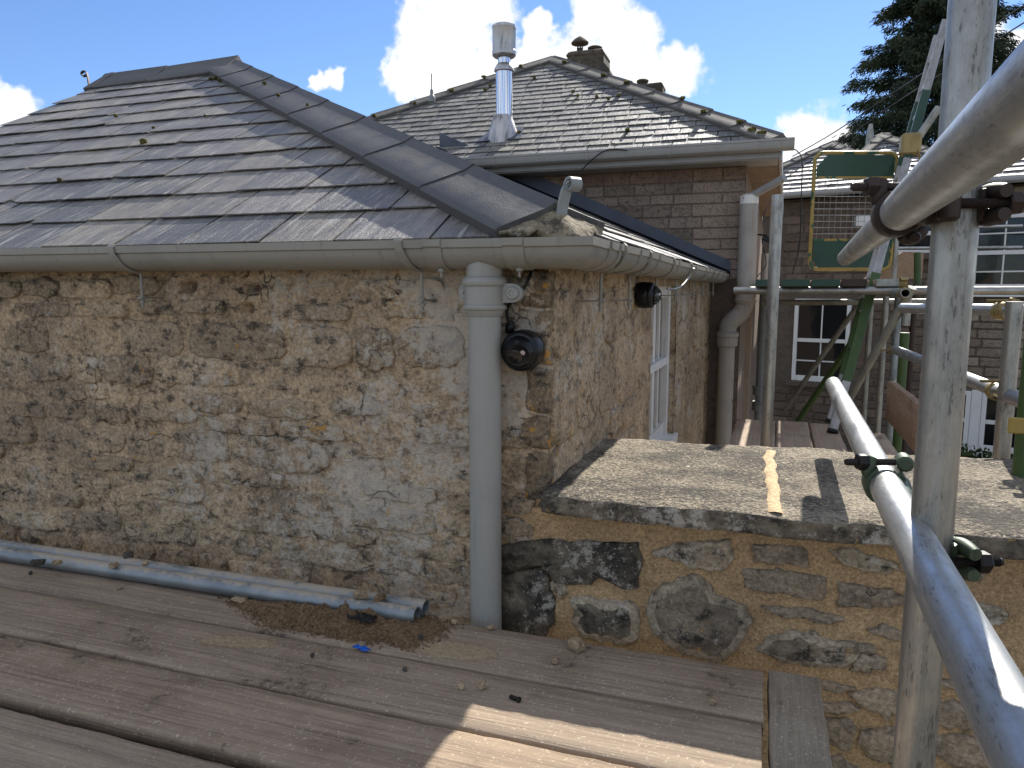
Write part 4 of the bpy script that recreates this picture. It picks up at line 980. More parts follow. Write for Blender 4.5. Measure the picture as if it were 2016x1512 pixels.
# keep the rails parallel through the pixels where they leave the frame
def rail_near(E,x,y):
    r=ray(x,y); n=r.cross(V((0,0,1))); t=(E.z-CAM.z)/r.z; return CAM+r*t
lowN=rail_near(lowE,1985,1420); upN=rail_near(upE,2040,190)
def extend(a,b,d): return b+(b-a).normalized()*d
low=tube('scaffold_tube',lowE,extend(lowE,lowN,1.1),.0241,'galvanised',None,64,.0205); tag(low,'bright galvanised lower guard rail crossing the coping on the right','scaffold tube')
up=tube('scaffold_tube',upE,extend(upE,upN,1.1),.0241,'galvanised',None,64,.0205); tag(up,'bright galvanised upper guard rail pointing into the picture from the top right','scaffold tube')
post=tube('scaffold_tube',(PP.x,PP.y,GZ),(PP.x,PP.y,2.6),.0241,'galvanised_old',None,64,.0205); tag(post,'large weathered upright scaffold post in the right foreground','scaffold tube')
def thread(name,p,d,L,m,parent,r=.0058):
    prof=[(r*.8,0)]; n=int(L/.0024)
    for k in range(n): prof+=[(r,.0024*k+.0006),(r*.82,.0024*k+.0026)]
    prof.append((r*.8,L)); return lathe(name,prof,p,d,m,parent,14)
def hexnut(name,p,d,m,parent,r=.0125,h=.014):
    return lathe(name,[(r*.86,0),(r,.002),(r,h-.002),(r*.86,h)],p,d,m,parent,6)
def band(name,c,ax,ref,a0,a1,r,th,w,m,parent):
    """curved strap round a tube; angles measured from ref about ax"""
    ax=V(ax).normalized(); ref=V(ref); ref=(ref-ax*ref.dot(ax)).normalized(); oth=ax.cross(ref); vs=[];fs=[];n=22
    for i in range(n+1):
        a=math.radians(a0+(a1-a0)*i/n); e=ref*math.cos(a)+oth*math.sin(a); k=.5+.5*math.sin(math.pi*i/n)**.5
        ww=w*(.62+.38*k)
        for rr,sg in((r,-1),(r+th*.75,-1),(r+th,-.72),(r+th,.72),(r+th*.75,1),(r,1)): vs.append(V(c)+e*rr+ax*(ww/2*sg))
    for i in range(n):
        for j in range(6): jj=(j+1)%6; fs.append((i*6+j,i*6+jj,(i+1)*6+jj,(i+1)*6+j))
    fs.append((5,4,3,2,1,0)); b=n*6; fs.append(tuple(range(b,b+6)))
    o=mesh(name,vs,fs,m,parent,True); bm=bmesh.new(); bm.from_mesh(o.data); bmesh.ops.recalc_face_normals(bm,faces=bm.faces[:]); bm.to_mesh(o.data); bm.free()
    return shade_auto(o,40)
def blob_link(name,pts,rad,m,parent): return poly_tube(name,spline(pts,4),[rad*(.8+.3*math.sin(math.pi*i/(4*(len(pts)-1)))) for i in range(4*(len(pts)-1)+1)],m,parent,12)
def coupler(c1,ax1,out1,c2,ax2,out2,bolt2,m,mb,label,lift1=1,group=None,small=False):
    """right angle coupler: saddle and flap round each tube, T bolts and nuts.
    c1/ax1: rail centre and axis; out1: side of the rail away from the post; c2/ax2 post; bolt2: way the post bolt points"""
    t=thing('scaffold_coupler',(V(c1)+V(c2))/2,label,'scaffold coupler',group); r=.0246; th=.007
    up=V((0,0,1)); o1=V(out1).normalized(); a1=V(ax1).normalized()
    # rail: flap on the outer side, saddle on the post side
    s=1 if a1.cross(up).dot(o1)>0 else -1
    band('flap',c1,a1,up,*( (35,205) if s<0 else (-35,-205)),r,th,.04,m,t)
    band('saddle',c1,a1,up,*( (-25,-160) if s<0 else (25,160)),r,th,.048,m,t)
    top=V(c1)+up*(r+.010)
    if not small:
        b=top-o1*.024; bl=thread('bolt',b,o1,.088,mb,t); 
        hexnut('nut',top+o1*.030,o1,mb,t,.0135,.016)
        blob_link('flap_lug',[V(c1)+o1*(r+.002)+up*.012,V(c1)+o1*(r+.003)+up*.026,V(c1)+o1*(r-.002)+up*.044],.0095,m,t)
        blob_link('hinge',[V(c1)-up*(r+.004)-o1*.006,V(c1)-up*(r+.007)-o1*.02,V(c1)-up*(r-.004)-o1*.036],.0095,m,t)
        lathe('hinge_pin',[(.006,-.025),(.0075,-.022),(.0075,.022),(.006,.025)],V(c1)-up*(r+.008)-o1*.022,a1,m,t,12)
        lathe('bolt_eye',[(.009,-.018),(.0125,-.015),(.0125,.015),(.009,.018)],top-o1*.028,a1,m,t,14)
    # body between the tubes
    mid=(V(c1)+V(c2))/2; blob_link('body',[V(c1)-o1*(r+.001),mid,V(c2)+(V(c1)-V(c2)).normalized()*(r)],.017,m,t)
    # post
    bd=V(bolt2).normalized(); a2=V(ax2).normalized(); nr=a2.cross(bd); nr=nr if nr.dot(CAM-V(c2))>0 else -nr
    band('post_flap',c2,a2,-nr,-150,150,r,th,.042,m,t)
    f=V(c2)+nr*(r+.008)
    if not small:
        thread('bolt',f-bd*.03,bd,.098,mb,t); hexnut('nut',f+bd*.036,bd,mb,t,.0135,.016)
        for q in(1,-1): blob_link('flap_lug',[V(c2)+bd*(r-.002)+a2*q*.013+nr*.004,V(c2)+bd*(r+.004)+a2*q*.014+nr*.018,V(c2)+bd*(r+.004)+a2*q*.013+nr*.044],.0095,m,t)
        lathe('bolt_eye',[(.008,-.02),(.012,-.016),(.012,.016),(.008,.02)],f-bd*.028,a2,m,t,14)
    return t
def rail_at(E,Nn,y):
    k=(y-E.y)/(Nn.y-E.y); return E+(Nn-E)*k
def railpx(E,Nn,x):
    best=None
    for i in range(400):
        p=E+(Nn-E)*(i/400*1.4); v=p-CAM; sx=1008+FPX*v.dot(CR)/v.dot(CF)
        if best is None or abs(sx-x)<best[0]: best=(abs(sx-x),p)
    return best[1]
cu=railpx(upE,upN,1768); cl=railpx(lowE,lowN,1742)
left=-CR
coupler(cu,(upE-upN),left,V((PP.x,PP.y,cu.z-.004)),(0,0,1),None,CR,'iron_dark','iron_dark','rusty dark coupler clamping the upper guard rail to the near post')
coupler(cl,(lowE-lowN),left,V((PP.x,PP.y,cl.z-.022)),(0,0,1),None,CR,'iron_green','bolt_black','green painted coupler clamping the lower guard rail to the near post')
# ------------------------------------------------------------------ main house behind (brick wall, hipped slate roof)
B=thing('brick_house',(-1.0,5.5,GZ),'taller brick house with hipped slate roof behind the stone outbuilding','house')
EB=YB-.27; BE=px(1300,290,1,EB).z; BT=.6
BC=V((px(1533,277,1,EB).x+.015,EB,BE)); bfv=V((0,1,BT)).normalized()
BPK=pln(1090,116,(0,EB,BE),(0,-BT,1)); bL=V((2*BPK.x-BC.x-.35,EB,BE))
BWX=px(1465,450,1,YB).x
bw=mesh('wall',[(bL.x+.3,YB,GZ),(BWX,YB,GZ),(BWX,YB,BE-.05),(bL.x+.3,YB,BE-.05)],[(0,1,2,3)],'house_mortar',B)
S2=V((BWX,YB,0)); S3=S2+SD*4.6
mesh('side_wall',[S2+V((0,0,GZ)),S3+V((0,0,GZ)),S3+V((0,0,BE-.05)),S2+V((0,0,BE-.05))],[(0,1,2,3)],'house_smooth',B)
slope=lambda x: HC.z+ ((V((x,YB,0))-HC-SD*(YB-EY)).dot(V((rn.x,rn.y,0))))*-1/rn.z
R=random.Random(21); z=.9; rw=0
wtop=BE-.125
while z<wtop-.03:
    h=R.uniform(.075,.098); 
    if z+h>wtop-.05: h=wtop-z
    top=z+h>wtop-.02
    x=-2.2+R.uniform(0,.2)
    while x<BWX-.02:
        w=R.uniform(.15,.30) if not top else R.uniform(.20,.30); x2=x+w
        if x2>BWX-.30: x2=BWX-.002 if not (rw%2 and x<BWX-.34) else BWX-.17
        if z+h>slope((x+x2)/2)-.02 and z+h>slope(x2)-.05:
            d=R.uniform(.004,.011)
            box('brick',(x+.005,YB-d,z+.005),(x2-.005,YB+.03,z+h-.005),'house_brick_red' if top else ('house_smooth' if x2>BWX-.2 else 'house_brick'),bw,.0035)
        x=x2
    z+=h; rw+=1
# eaves: soffit, fascia, gutter
ER=BC.x+.02
eav=box('soffit',(bL.x-.1,EB+.03,BE-.125),(ER-.03,YB+.05,BE-.10),'house_gutter_paint',B)
fas=box('fascia',(bL.x-.1,EB+.012,BE-.118),(ER-.012,EB+.036,BE-.01),'house_gutter_paint',B,.003)
M2=frame((ER-.02,EB+.02,0),SD,V((0,0,1)),SN)
box('soffit',(.03,BE-.122,-.25),(4.4,BE-.102,-.012),'house_smooth',B,0,M2); box('fascia',(.0,BE-.135,-.01),(4.4,BE-.01,.012),'house_gutter_paint',B,.003,M2)
pf=[(0,.0),(0,-.05),(-.012,-.068),(-.035,-.078),(-.06,-.076),(-.082,-.062),(-.092,-.042),(-.094,-.016),(-.100,-.013),(-.100,.002),(-.095,.002),(-.088,-.04),(-.06,-.07),(-.03,-.07),(-.006,-.045),(-.005,0)]
def hg(x0,x1,name,grow=1.0,par=None):
    vs=[V((x,EB+.01+a*grow,BE-.005+b*grow+.02*(x1-x)/6*0)) for x in(x0,x1) for a,b in pf]; k=len(pf)
    fs=[tuple(range(k-1,-1,-1)),tuple(range(k,2*k))]+[(i,(i+1)%k,k+(i+1)%k,k+i) for i in range(k)]
    o=mesh(name,vs,fs,'house_gutter_paint',par,True); bm=bmesh.new(); bm.from_mesh(o.data); bmesh.ops.recalc_face_normals(bm,faces=bm.faces[:]); bm.to_mesh(o.data); bm.free(); return shade_auto(o,30)
HG=thing('rain_gutter',(-.5,EB-.04,BE-.08),'grey gutter along the eaves of the brick house behind','gutter')
hg(bL.x-.12,ER+.07,'trough',1,HG)
for x_ in(972,1155,1317,1500): 
    q=px(x_,300,1,EB-.08).x; hg(q-.012,q+.012,'joint_strap',1.06,HG)
# small sloping branch from gutter corner to the soil pipe
# roof
br=mesh('roof',[bL+V((.05,.02,0)),BC+V((-.05,.02,0)),BPK-V((0,0,.012))],[(0,1,2)],'void',B)
bk=V((BPK.x,2*BPK.y-EB,0)); 
mesh('roof_right',[BC+V((-.02,.02,-.01)),V((BC.x+.1,2*BPK.y-EB,BE)),BPK-V((0,0,.012))],[(0,1,2)],'slate_house',B)
mesh('roof_left',[bL+V((.02,.02,-.01)),BPK-V((0,0,.012)),V((bL.x,2*BPK.y-EB,BE))],[(0,1,2)],'slate_house',B)
OB=V((0,EB,BE)); bl=(BPK-OB).dot(bfv)
slates(br,OB,(1,0,0),bfv,[(bL.x,-.02),(BC.x,-.02),(BPK.x,bl)],bl/21.5,.205,.0042,'slate_house',300,6,lift=.8,key=lambda p:-p.x)
bn=V((1,0,0)).cross(bfv); bn=bn if bn.z>0 else -bn
for side,(cc,) in enumerate([(BC,),(bL,)]):
    h_=(BPK-cc).normalized(); on=V((BT if side==0 else -BT,0,1)).normalized(); u_=(bn+on).normalized()
    w1=bn.cross(h_); w1=w1 if w1.z<0 else -w1; w2=on.cross(h_); w2=w2 if w2.z<0 else -w2
    L_=(BPK-cc).length; n_=9
    for i in range(n_):
        a=cc+h_*(L_*i/n_)+u_*.03; b=cc+h_*(L_*(i+1)/n_-.004)+u_*.03
        cap_tile('hip_tile',a,b,w1,w2,.14,.14,.016,'ridge_tile_old',br,.01,.03)
        if i>0 and (side==0 or i>3):
            if R.random()<.8:
                m_=rock('moss_clump',a+w1*R.uniform(.0,.12)+u_*.01,(R.uniform(.03,.06),R.uniform(.03,.05),.025),'moss',i*3+side*40)
                tag(m_,'small moss tuft at a joint of the brick house hip tiles','moss','moss tufts on the brick house hip tiles')
def on_b(x,y,h=.012): return pln(x,y,OB+bn*h,bn)
for i,(x,y) in enumerate([(1128,182),(1138,190),(1175,192),(1198,196),(1218,190),(1235,258),(1500,268),(1480,262),(1052,155),(955,178),(965,170),(1022,262)]):
    s_=.05 if x in(1500,1480) else .028
    m_=rock('moss_clump',on_b(x,y),(s_*1.3,s_,s_*.8),'moss',i*2+60); tag(m_,'yellow green moss tuft on the slates of the brick house roof','moss','moss tufts on the brick house slates')
# lead flashing where the outbuilding roof meets the brick wall
e0=HC+SD*(YB-EY); k_=rv
pts=[]; fl_=[]
for t_ in(0,tl*.9):
    p=e0+rv*t_; p=V((p.x,YB-.014,p.z)); fl_.append(p)
mesh('flashing',[fl_[0]+V((.02,0,-.01)),fl_[0]+V((.02,0,.10)),fl_[1]+V((0,0,.15)),fl_[1]+V((0,0,-.01)),fl_[0]+V((.02,-.10,.022)),fl_[1]+V((0,-.10,.022))],[(0,1,2,3),(0,3,5,4)],'lead',A)
# twin wall flue
fb0=on_b(990,268,0); 
FL=thing('flue_pipe',fb0,'shiny stainless twin wall flue with round cowl on the brick house roof','flue')
D=(fb0-CAM).dot(CF); s=D/FPX
zz=lambda y:(pln(992,y,fb0,(CF.x,CF.y,0))).z
sheet=[(-.20,-.13),(.20,-.13),(.15,.16),(-.15,.16)]
prism('flashing_sheet',sheet,fb0+bn*.012,(1,0,0),bfv,bn,.004,'lead',FL)
lathe('flashing_cone',[(33*s,-.10),(29*s,zz(262)-fb0.z),(22*s,zz(240)-fb0.z),(19*s,zz(232)-fb0.z),(18.5*s,zz(228)-fb0.z)],fb0,(0,0,1),'stainless_dull',FL,32)
pc=V((fb0.x,fb0.y,0)); pc=V((pln(993,200,fb0,(CF.x,CF.y,0)).x,fb0.y,0))
tube('pipe',(pc.x,pc.y,zz(234)),(pc.x,pc.y,zz(138)),16*s,'stainless',FL,36)
lathe('locking_collar',[(16*s,zz(143)),(19.5*s,zz(141)),(19.5*s,zz(137)),(15*s,zz(128)),(12.5*s,zz(126))],pc,(0,0,1),'stainless_dull',FL,32)
tube('upper_pipe',(pc.x,pc.y,zz(130)),(pc.x,pc.y,zz(104)),12.3*s,'stainless',FL,32)
lathe('cowl',[(12*s,zz(107)),(20*s,zz(113)),(23*s,zz(110)),(23.3*s,zz(102)),(22.6*s,zz(101)),(22.8*s,zz(58)),(23.4*s,zz(57)),(23*s,zz(52)),(19*s,zz(49.5)),(0,zz(49))],pc,(0,0,1),'stainless_dull',FL,36)
# chimney stacks behind the ridge
def chimney(x0,x1,yt,yb,depth,pots,label):
    c=dep((x0+x1)/2,yt,depth); w=(x1-x0)*depth/FPX; b=dep((x0+x1)/2,yb,depth); t=thing('chimney_stack',V((c.x,c.y,b.z-.6)),label,'chimney')
    h=c.z-b.z
    st=[(.0,b.z-1.0),(1.30,b.z-1.0),(1.30,b.z),(1.0,b.z+h*.35),(.96,b.z+h*.72),(1.0,b.z+h*.78),(.93,b.z+h*.93),(.80,c.z)]
    def ring(k,z): return [V((c.x+sx*w/2*k,c.y+sy*w*.42*k,z))+V((mn.noise(V((k*9,sx,sy))),mn.noise(V((z*9,sx,sy))),0))*.03 for sx,sy in((-1,-1),(1,-1),(1,1),(-1,1))]
    vs=[];fs=[]
    for k,z in st[1:]: vs+=ring(k,z)
    for i in range(len(st)-2):
        for j in range(4): jj=(j+1)%4; fs.append((i*4+j,i*4+jj,(i+1)*4+jj,(i+1)*4+j))
    e=len(vs); fs.append((e-4,e-3,e-2,e-1)); 
    o=mesh('stack',vs,fs,'chimney_stone',t)
    for (x,kind,r) in pots:
        q=dep(x,yt,depth); q=V((q.x,c.y,c.z)); u=depth/FPX
        if kind=='cowl':
            p_=lathe('chimney_pot',[(r*.8*u,-.05),(r*.75*u,10*u),(r*.8*u,12*u)],q,(0,0,1),'cowl_pot',t,20)
            for a in range(5):
                aa=a*1.2566+.3; tube('strut',q+V((math.cos(aa)*r*.68*u,math.sin(aa)*r*.68*u,10*u)),q+V((math.cos(aa)*r*.68*u,math.sin(aa)*r*.68*u,21*u)),r*.13*u,'cowl_pot',p_,6)
            lathe('hood',[(r*.7*u,18*u),(r*2.1*u,20*u),(r*2.15*u,22.5*u),(r*1.5*u,28*u),(r*.35*u,34*u),(0,35.5*u)],q,(0,0,1),'cowl_pot',p_,24)
        else:
            lathe('chimney_pot',[(r*.9*u,-.05),(r*.85*u,4*u),(r*1.15*u,7*u),(r*1.2*u,10*u),(r*.9*u,12*u),(0,11*u)],q,(0,0,1),'cowl_pot',t,20)
    return t
chimney(1121,1196,106,150,9.2,[(1140,'cowl',8),(1172,'pot',12)],'stone chimney stack with a hooded pot behind the brick house ridge')
chimney(1256,1308,168,200,9.6,[(1264,'pot',10)],'lower dark stone chimney stack beyond the right hand hip')
# aerial on the left hip
ap=dep(850,188,(BPK-CAM).dot(CF)-.9); t=thing('aerial',ap,'thin upright aerial rod standing on the far hip of the brick house','aerial')
u=(ap-CAM).dot(CF)/FPX
lathe('bracket',[(6*u,-12*u),(7*u,-6*u),(5*u,0),(3.2*u,2*u),(3.2*u,10*u),(2*u,12*u)],ap,(0,0,1),'grey_steel_paint',t,12); tube('rod',ap+V((0,0,8*u)),ap+V((0,0,41*u)),1.1*u,'grey_steel_paint',t,8)
# ------------------------------------------------------------------ soil pipe on the corner of the brick house
sx=px(1473,450,1,YB-.10); lx=px(1428,760,1,YB-.14)
SP=thing('soil_pipe',(lx.x,YB-.14,GZ),'cream painted swan necked soil pipe with flaking paint at the brick house corner','soil pipe')
rS=.067; zz=lambda y:px(1470,y,1,YB-.1).z
tube('upper_pipe',(sx.x,YB-.10,zz(572)),(sx.x,YB-.10,zz(402)),rS,'soil_paint',SP,32)
lathe('end_cap',[(rS*1.0,0)]+[(rS*(1.04-.03*(k%2)-.05*k/5),.012*k) for k in range(1,6)]+[(rS*.5,.075),(0,.08)],(sx.x,YB-.10,zz(402)),(0,0,1),'white_flaking',SP,28)
lathe('socket',[(rS*1.0,zz(600)),(rS*1.22,zz(594)),(rS*1.26,zz(590)),(rS*1.14,zz(588)),(rS*1.14,zz(578)),(rS*1.28,zz(576)),(rS*1.28,zz(570)),(rS*1.0,zz(568))],(sx.x,YB-.10,0),(0,0,1),'soil_paint',SP,32)
poly_tube('swan_neck',spline([(sx.x,YB-.10,zz(590)),(sx.x-.004,YB-.10,zz(602)),((sx.x*.72+lx.x*.28),YB-.11,zz(618)),((sx.x*.35+lx.x*.65),YB-.13,zz(628)),(lx.x+.004,YB-.14,zz(642)),(lx.x,YB-.14,zz(662))],7),rS*.98,'soil_paint',SP,28)
lathe('socket',[(rS*.9,zz(684)),(rS*1.16,zz(680)),(rS*1.16,zz(664)),(rS*1.26,zz(662)),(rS*1.26,zz(656)),(rS*1.0,zz(652))],(lx.x,YB-.14,0),(0,0,1),'soil_paint',SP,32)
tube('lower_pipe',(lx.x,YB-.14,GZ),(lx.x,YB-.14,zz(668)),rS*.9,'soil_paint',SP,32)
g0=px(1545,350,1,EB+.0); g1=V((sx.x,YB-.10,zz(388)))
tag(tube('branch_pipe',g0,g1,.028,'house_gutter_paint',None,20),'short sloping grey pipe from the gutter corner to the top of the soil pipe','pipe')
tag(tube('drain_pipe',(px(1507,500,1,7.5).x,7.5,GZ),(px(1507,500,1,7.5).x,7.5,1.25),.045,'soil_paint',None,20),'slim cream pipe far back between the brick house and the scaffold pole','pipe')
dq=px(1497,760,1,6.6); t=thing('drain_pipe',(dq.x,6.6,GZ),'dark cast iron drain pipe with sockets in the shaded passage behind the soil pipe','pipe')
tube('pipe',(dq.x,6.6,GZ),(dq.x,6.6,.85),.05,'grey_steel_paint',t,20)
for y_ in(770,800): lathe('socket',[(.05,-.05),(.075,-.045),(.075,.03),(.085,.035),(.085,.055),(.05,.06)],(dq.x,6.6,px(1497,y_,1,6.6).z),(0,0,1),'grey_steel_paint',t,20)
dq=px(1465,700,1,5.2); tag(box('timber_post',(dq.x-.05,5.15,GZ),(dq.x+.06,5.3,.80),'board_wood_far',None,.006),'grey green upright timber in the shade right of the soil pipe','timber post')
# ------------------------------------------------------------------ far wing
ca=dep(1560,570,12.0); cb_=dep(2016,570,10.2); cdir=(cb_-ca); cdir.z=0; cdir.normalize(); cn=V((cdir.y,-cdir.x,0))
def cpt(x,y,off=0.0): return pln(x,y,ca+cn*off,cn)
def cs_(x,y,off=0.0):
    p=cpt(x,y,off); return ((p-ca).dot(cdir),p.z)
FW=thing('far_wing',(ca+cdir*2)*1.0+V((0,0,GZ-.826)),'stone wing with white sash windows and slate roofs at the end of the yard','building')
CM=frame(V((ca.x,ca.y,0)),cdir,V((0,0,1)),cn)
def cbox(name,s0,s1,z0,z1,n0,n1,m,parent,bev=0.0): return box(name,(s0,z0,n0),(s1,z1,n1),m,parent,bev,CM)
eavez=cs_(1556,384)[1]
wl=cbox('wall',-1.6,6.5,GZ-.1,eavez,-.4,0,'far_mortar',FW)
wins=[]
s0,z1=cs_(1567,588); s1,z0=cs_(1668,755); wins.append((s0,s1,z0,z1))
s0,z1=cs_(1921,424); _,z0=cs_(1921,572); wins.append((s0,s0+1.05,z0,z1))
s0,z1=cs_(1888,768); _,z0=cs_(1888,882); wins.append((s0-.25,s0+.16,z0,z1)); wins.append((s0+.30,s0+.85,z0,z1)); 
cbox('window_post',s0+.163,s0+.297,z0-.05,z1+.02,.0,.04,'white_paint',FW,.005)
wins.append((cs_(1760,424)[0],cs_(1760,424)[0]+.6,cs_(1760,500)[1],cs_(1760,424)[1]))
for i,(a0,a1,b0,b1) in enumerate(wins):
    w_=empty('window',V((ca.x,ca.y,0))+cdir*a0+V((0,0,b0))); w_.parent=FW; w_.matrix_parent_inverse=WM[FW.name].inverted()
    f_=.06
    cbox('pane',a0+f_,a1-f_,b0+f_,b1-f_,.006,.012,'glass_dark',w_)
    cbox('frame',a0,a0+f_,b0,b1,.002,.05,'white_paint',w_,.004); cbox('frame',a1-f_,a1,b0,b1,.002,.05,'white_paint',w_,.004)
    cbox('frame',a0+f_,a1-f_,b0,b0+f_+.03,.002,.048,'white_paint',w_,.004); cbox('frame',a0+f_,a1-f_,b1-f_,b1,.002,.048,'white_paint',w_,.004)
    zm=(b0+b1)/2; cbox('meeting_rail',a0+f_,a1-f_,zm-.03,zm+.03,.004,.04,'white_paint',w_,.003)
    am=(a0+a1)/2
    if i in(0,1):
        for zz_ in(((b0+zm)/2,(b1+zm)/2) if i==1 else ((b0+zm)/2,)): cbox('glazing_bar',a0+f_,a1-f_,zz_-.01,zz_+.01,.004,.03,'white_paint',w_)
        for aa in ((a0+(a1-a0)*.36,a0+(a1-a0)*.68) if i==1 else (am,)): cbox('glazing_bar',aa-.01,aa+.01,b0+f_,b1-f_,.004,.026,'white_paint',w_)
    cbox('sill',a0-.08,a1+.08,b0-.09,b0-.003,.0,.10,'white_paint' if i in(1,2,3) else 'far_mortar',w_,.005)
R=random.Random(31); z=GZ+.2
while z<eavez-.12:
    h=R.uniform(.10,.15); s_=-.3+R.uniform(0,.2)
    while s_<4.3:
        w=R.uniform(.22,.42); e_=s_+w
        if not any(e_>a0-.05 and s_<a1+.05 and z+h>b0-.1 and z<b1+.04 for a0,a1,b0,b1 in wins):
            cbox('stone',s_+.012,e_-.012,z+.010,z+h-.010,-.01,R.uniform(.008,.028),'far_stone' if s_>2.0 else 'far_stone_brown_shade',wl,.012)
        s_=e_
    z+=h
# roofs of the wing: slopes facing the yard, hips capped with tiles
cfv=(-cn+V((0,0,.62))).normalized(); cO=V((ca.x,ca.y,eavez+.0))+cn*.25; cfn=cdir.cross(cfv); cfn=cfn if cfn.z>0 else -cfn
def c2(x,y):
    p=pln(x,y,cO,cfn); return ((p-cO).dot(cdir),(p-cO).dot(cfv))
e1=c2(1692,305)
polys=[[(-.9,0),(e1[0],0),e1,c2(1641,282),c2(1530,332)],[(e1[0],0),(c2(1850,360)[0],0),c2(1850,304),c2(1736,266),e1],[(c2(1850,360)[0],0),(6.2,0),(6.2,c2(1850,304)[1]*.95),c2(1850,304)]]
rf=None
for i,pg in enumerate(polys):
    pg2=pg if area(pg)>0 else pg[::-1]
    o=prism('roof',pg2,cO,cdir,cfv,cfn,.10,'void',FW,-.12)
    slates(o,cO,cdir,cfv,pg2,.16,.27,.010,'slate_far',110,50+i,lift=1.0)
    rf=o
def ctiles(a,b,n):
    A_=cO+cdir*a[0]+cfv*a[1]; B_=cO+cdir*b[0]+cfv*b[1]; d_=(B_-A_)/n; hh_=d_.normalized(); w1=cfn.cross(hh_); w1=w1 if w1.z<0 else -w1
    w2=(-w1+V((0,0,-.75))-cn*.3).normalized()
    for i in range(n): cap_tile('hip_tile',A_+d_*i+cfn*.045,A_+d_*(i+1)*.995+cfn*.045-d_*0,w1,w2,.16,.14,.02,'ridge_tile_old',rf,.01,.03)
ctiles(c2(1530,332),c2(1641,282),4); ctiles(e1,c2(1641,282),2); ctiles(e1,c2(1736,266),2); ctiles(c2(1850,304),c2(1736,266),5)
for a,b in(((-.9),(6.2)),):
    cbox('fascia',a,b,eavez-.06,eavez-.002,.20,.24,'house_gutter_paint',FW); 
CG=thing('rain_gutter',V((ca.x,ca.y,eavez-.05))+cdir*2,'long grey gutter under the far slate roofs across the yard','gutter')
cbox('trough',-.95,6.2,eavez-.085,eavez+.005,.245,.36,'house_gutter_paint',CG,.03)
fp=dep(1713,268,14.2); t=thing('flue_pipe',V((fp.x,fp.y,fp.z-.8)),'small grey tapered metal flue behind the far wing roofs','flue'); u=14.2/FPX
lathe('flue',[(9*u,-.8),(7*u,0),(3.5*u,22*u),(3.0*u,23*u)],fp,(0,0,1),'galvanised_dull',t,16); lathe('collar',[(9.5*u,-.3),(9.5*u,-.2)],fp,(0,0,1),'galvanised_dull',t,16)
lb=cpt(1706,435,.08); t=thing('wall_box',lb,'white box fixed to the far wall behind the mesh gate','box')
box('case',(-.14,-.06,-.08),(.14,.06,.08),'white_paint',t,.01,frame(lb,cdir,cn,V((0,0,1)))); box('bracket',(-.17,-.05,-.08),(-.145,.05,.07),'grey_steel_paint',t,.004,frame(lb,cdir,cn,V((0,0,1))))
# ------------------------------------------------------------------ scaffold in the yard
RT=.0241
def T(name,p,q,m,label,r=RT,group=None,hollow=0): return tag(tube(name,p,q,r,m,None,20,hollow),label,'scaffold tube',group)
p0=dep(1519,640,3.3); T('scaffold_tube',(p0.x,p0.y,GZ),(p0.x,p0.y,dep(1537,388,3.3).z),'galvanised_old','upright scaffold pole standing just behind the coping, right of the soil pipe',.026)
# lower deck
for i,(x0,x1) in enumerate([(.36,.60),(.60,.79),(.795,.955),(.99,1.19)]):
    y1=3.08+(.02 if i%2 else 0)-(0.25 if i==3 else 0)
    o=plank('scaffold_board',((x0+x1)/2-.02,1.0,0),((x0+x1)/2+.02,y1,0),(0,0,1),x1-x0-.008,.038,'board_wood_far',None,40,.004,i*5+200,.002)
    tag(o,['board of the lower yard deck nearest the soil pipe','second board of the lower yard deck from the soil pipe','third board of the lower yard deck, at the ladder foot','outer board of the lower yard deck beside the toe board'][i],'scaffold board','boards of the lower yard deck')
tA=dep(1756,790,3.95); tB=dep(1822,870,2.75)
tx=1.185
o=plank('toe_board',(tx,1.3,.23),(tx+.02,2.62,.23),(1,0,0),.21,.036,'toe_wood',None,40,.004,300,.002); tag(o,'brown toe board standing on edge along the lower yard deck','scaffold board')
# upper lift
zl=.885
ub=[(1487,1527,'green_paint'),(1537,1595,'green_paint'),(1597,1655,'green_paint'),(1656,1708,'iron_dark'),(1724,1782,'galvanised_dull')]
YL=3.05
for i,(a,b,mc) in enumerate(ub):
    xa=px(a,557,1,YL).x; xb=px(b,557,1,YL).x
    t=thing('scaffold_board',((xa+xb)/2,YL,zl-.038),['board of the upper lift nearest the brick house, green end band','second board of the upper lift with a green end band','third board of the upper lift with a green end band','dark ended board of the upper lift','last board of the upper lift with a pale end band'][i],'scaffold board','boards of the upper lift')
    plank('board',((xa+xb)/2,YL,zl),((xa+xb)/2+.15,9.6,zl),(0,0,1),xb-xa-.006,.038,'board_wood_far',t,30,.003,i+400,.002)
    box('end_band',(xa+.002,YL-.004,zl-.041),(xb-.002,YL+.03,zl+.003),mc,t,.002)
lz=zl-.041-RT
T('scaffold_tube',(px(1445,570,1,YL+.1).x,YL+.10,lz),(2.6,YL-.1,lz),'galvanised_old','long horizontal tube carrying the board ends of the upper lift')
T('scaffold_tube',(.35,4.9,lz),(2.6,4.8,lz),'galvanised_dull','horizontal tube carrying the far part of the upper lift')
q=dep(1783,577,3.85); T('scaffold_tube',q,q+V((.06,1.6,0)),'galvanised_dull','short tube with an open end poking out below the upper lift',hollow=.020)
coupler(q+V((.01,.12,0)),(0,1,0),(-1,0,0),q+V((0.01,.13,.055)),(1,0,0),None,(0,0,1),'coupler_brass','coupler_brass','brass coloured coupler at the open tube end under the upper lift',small=True)
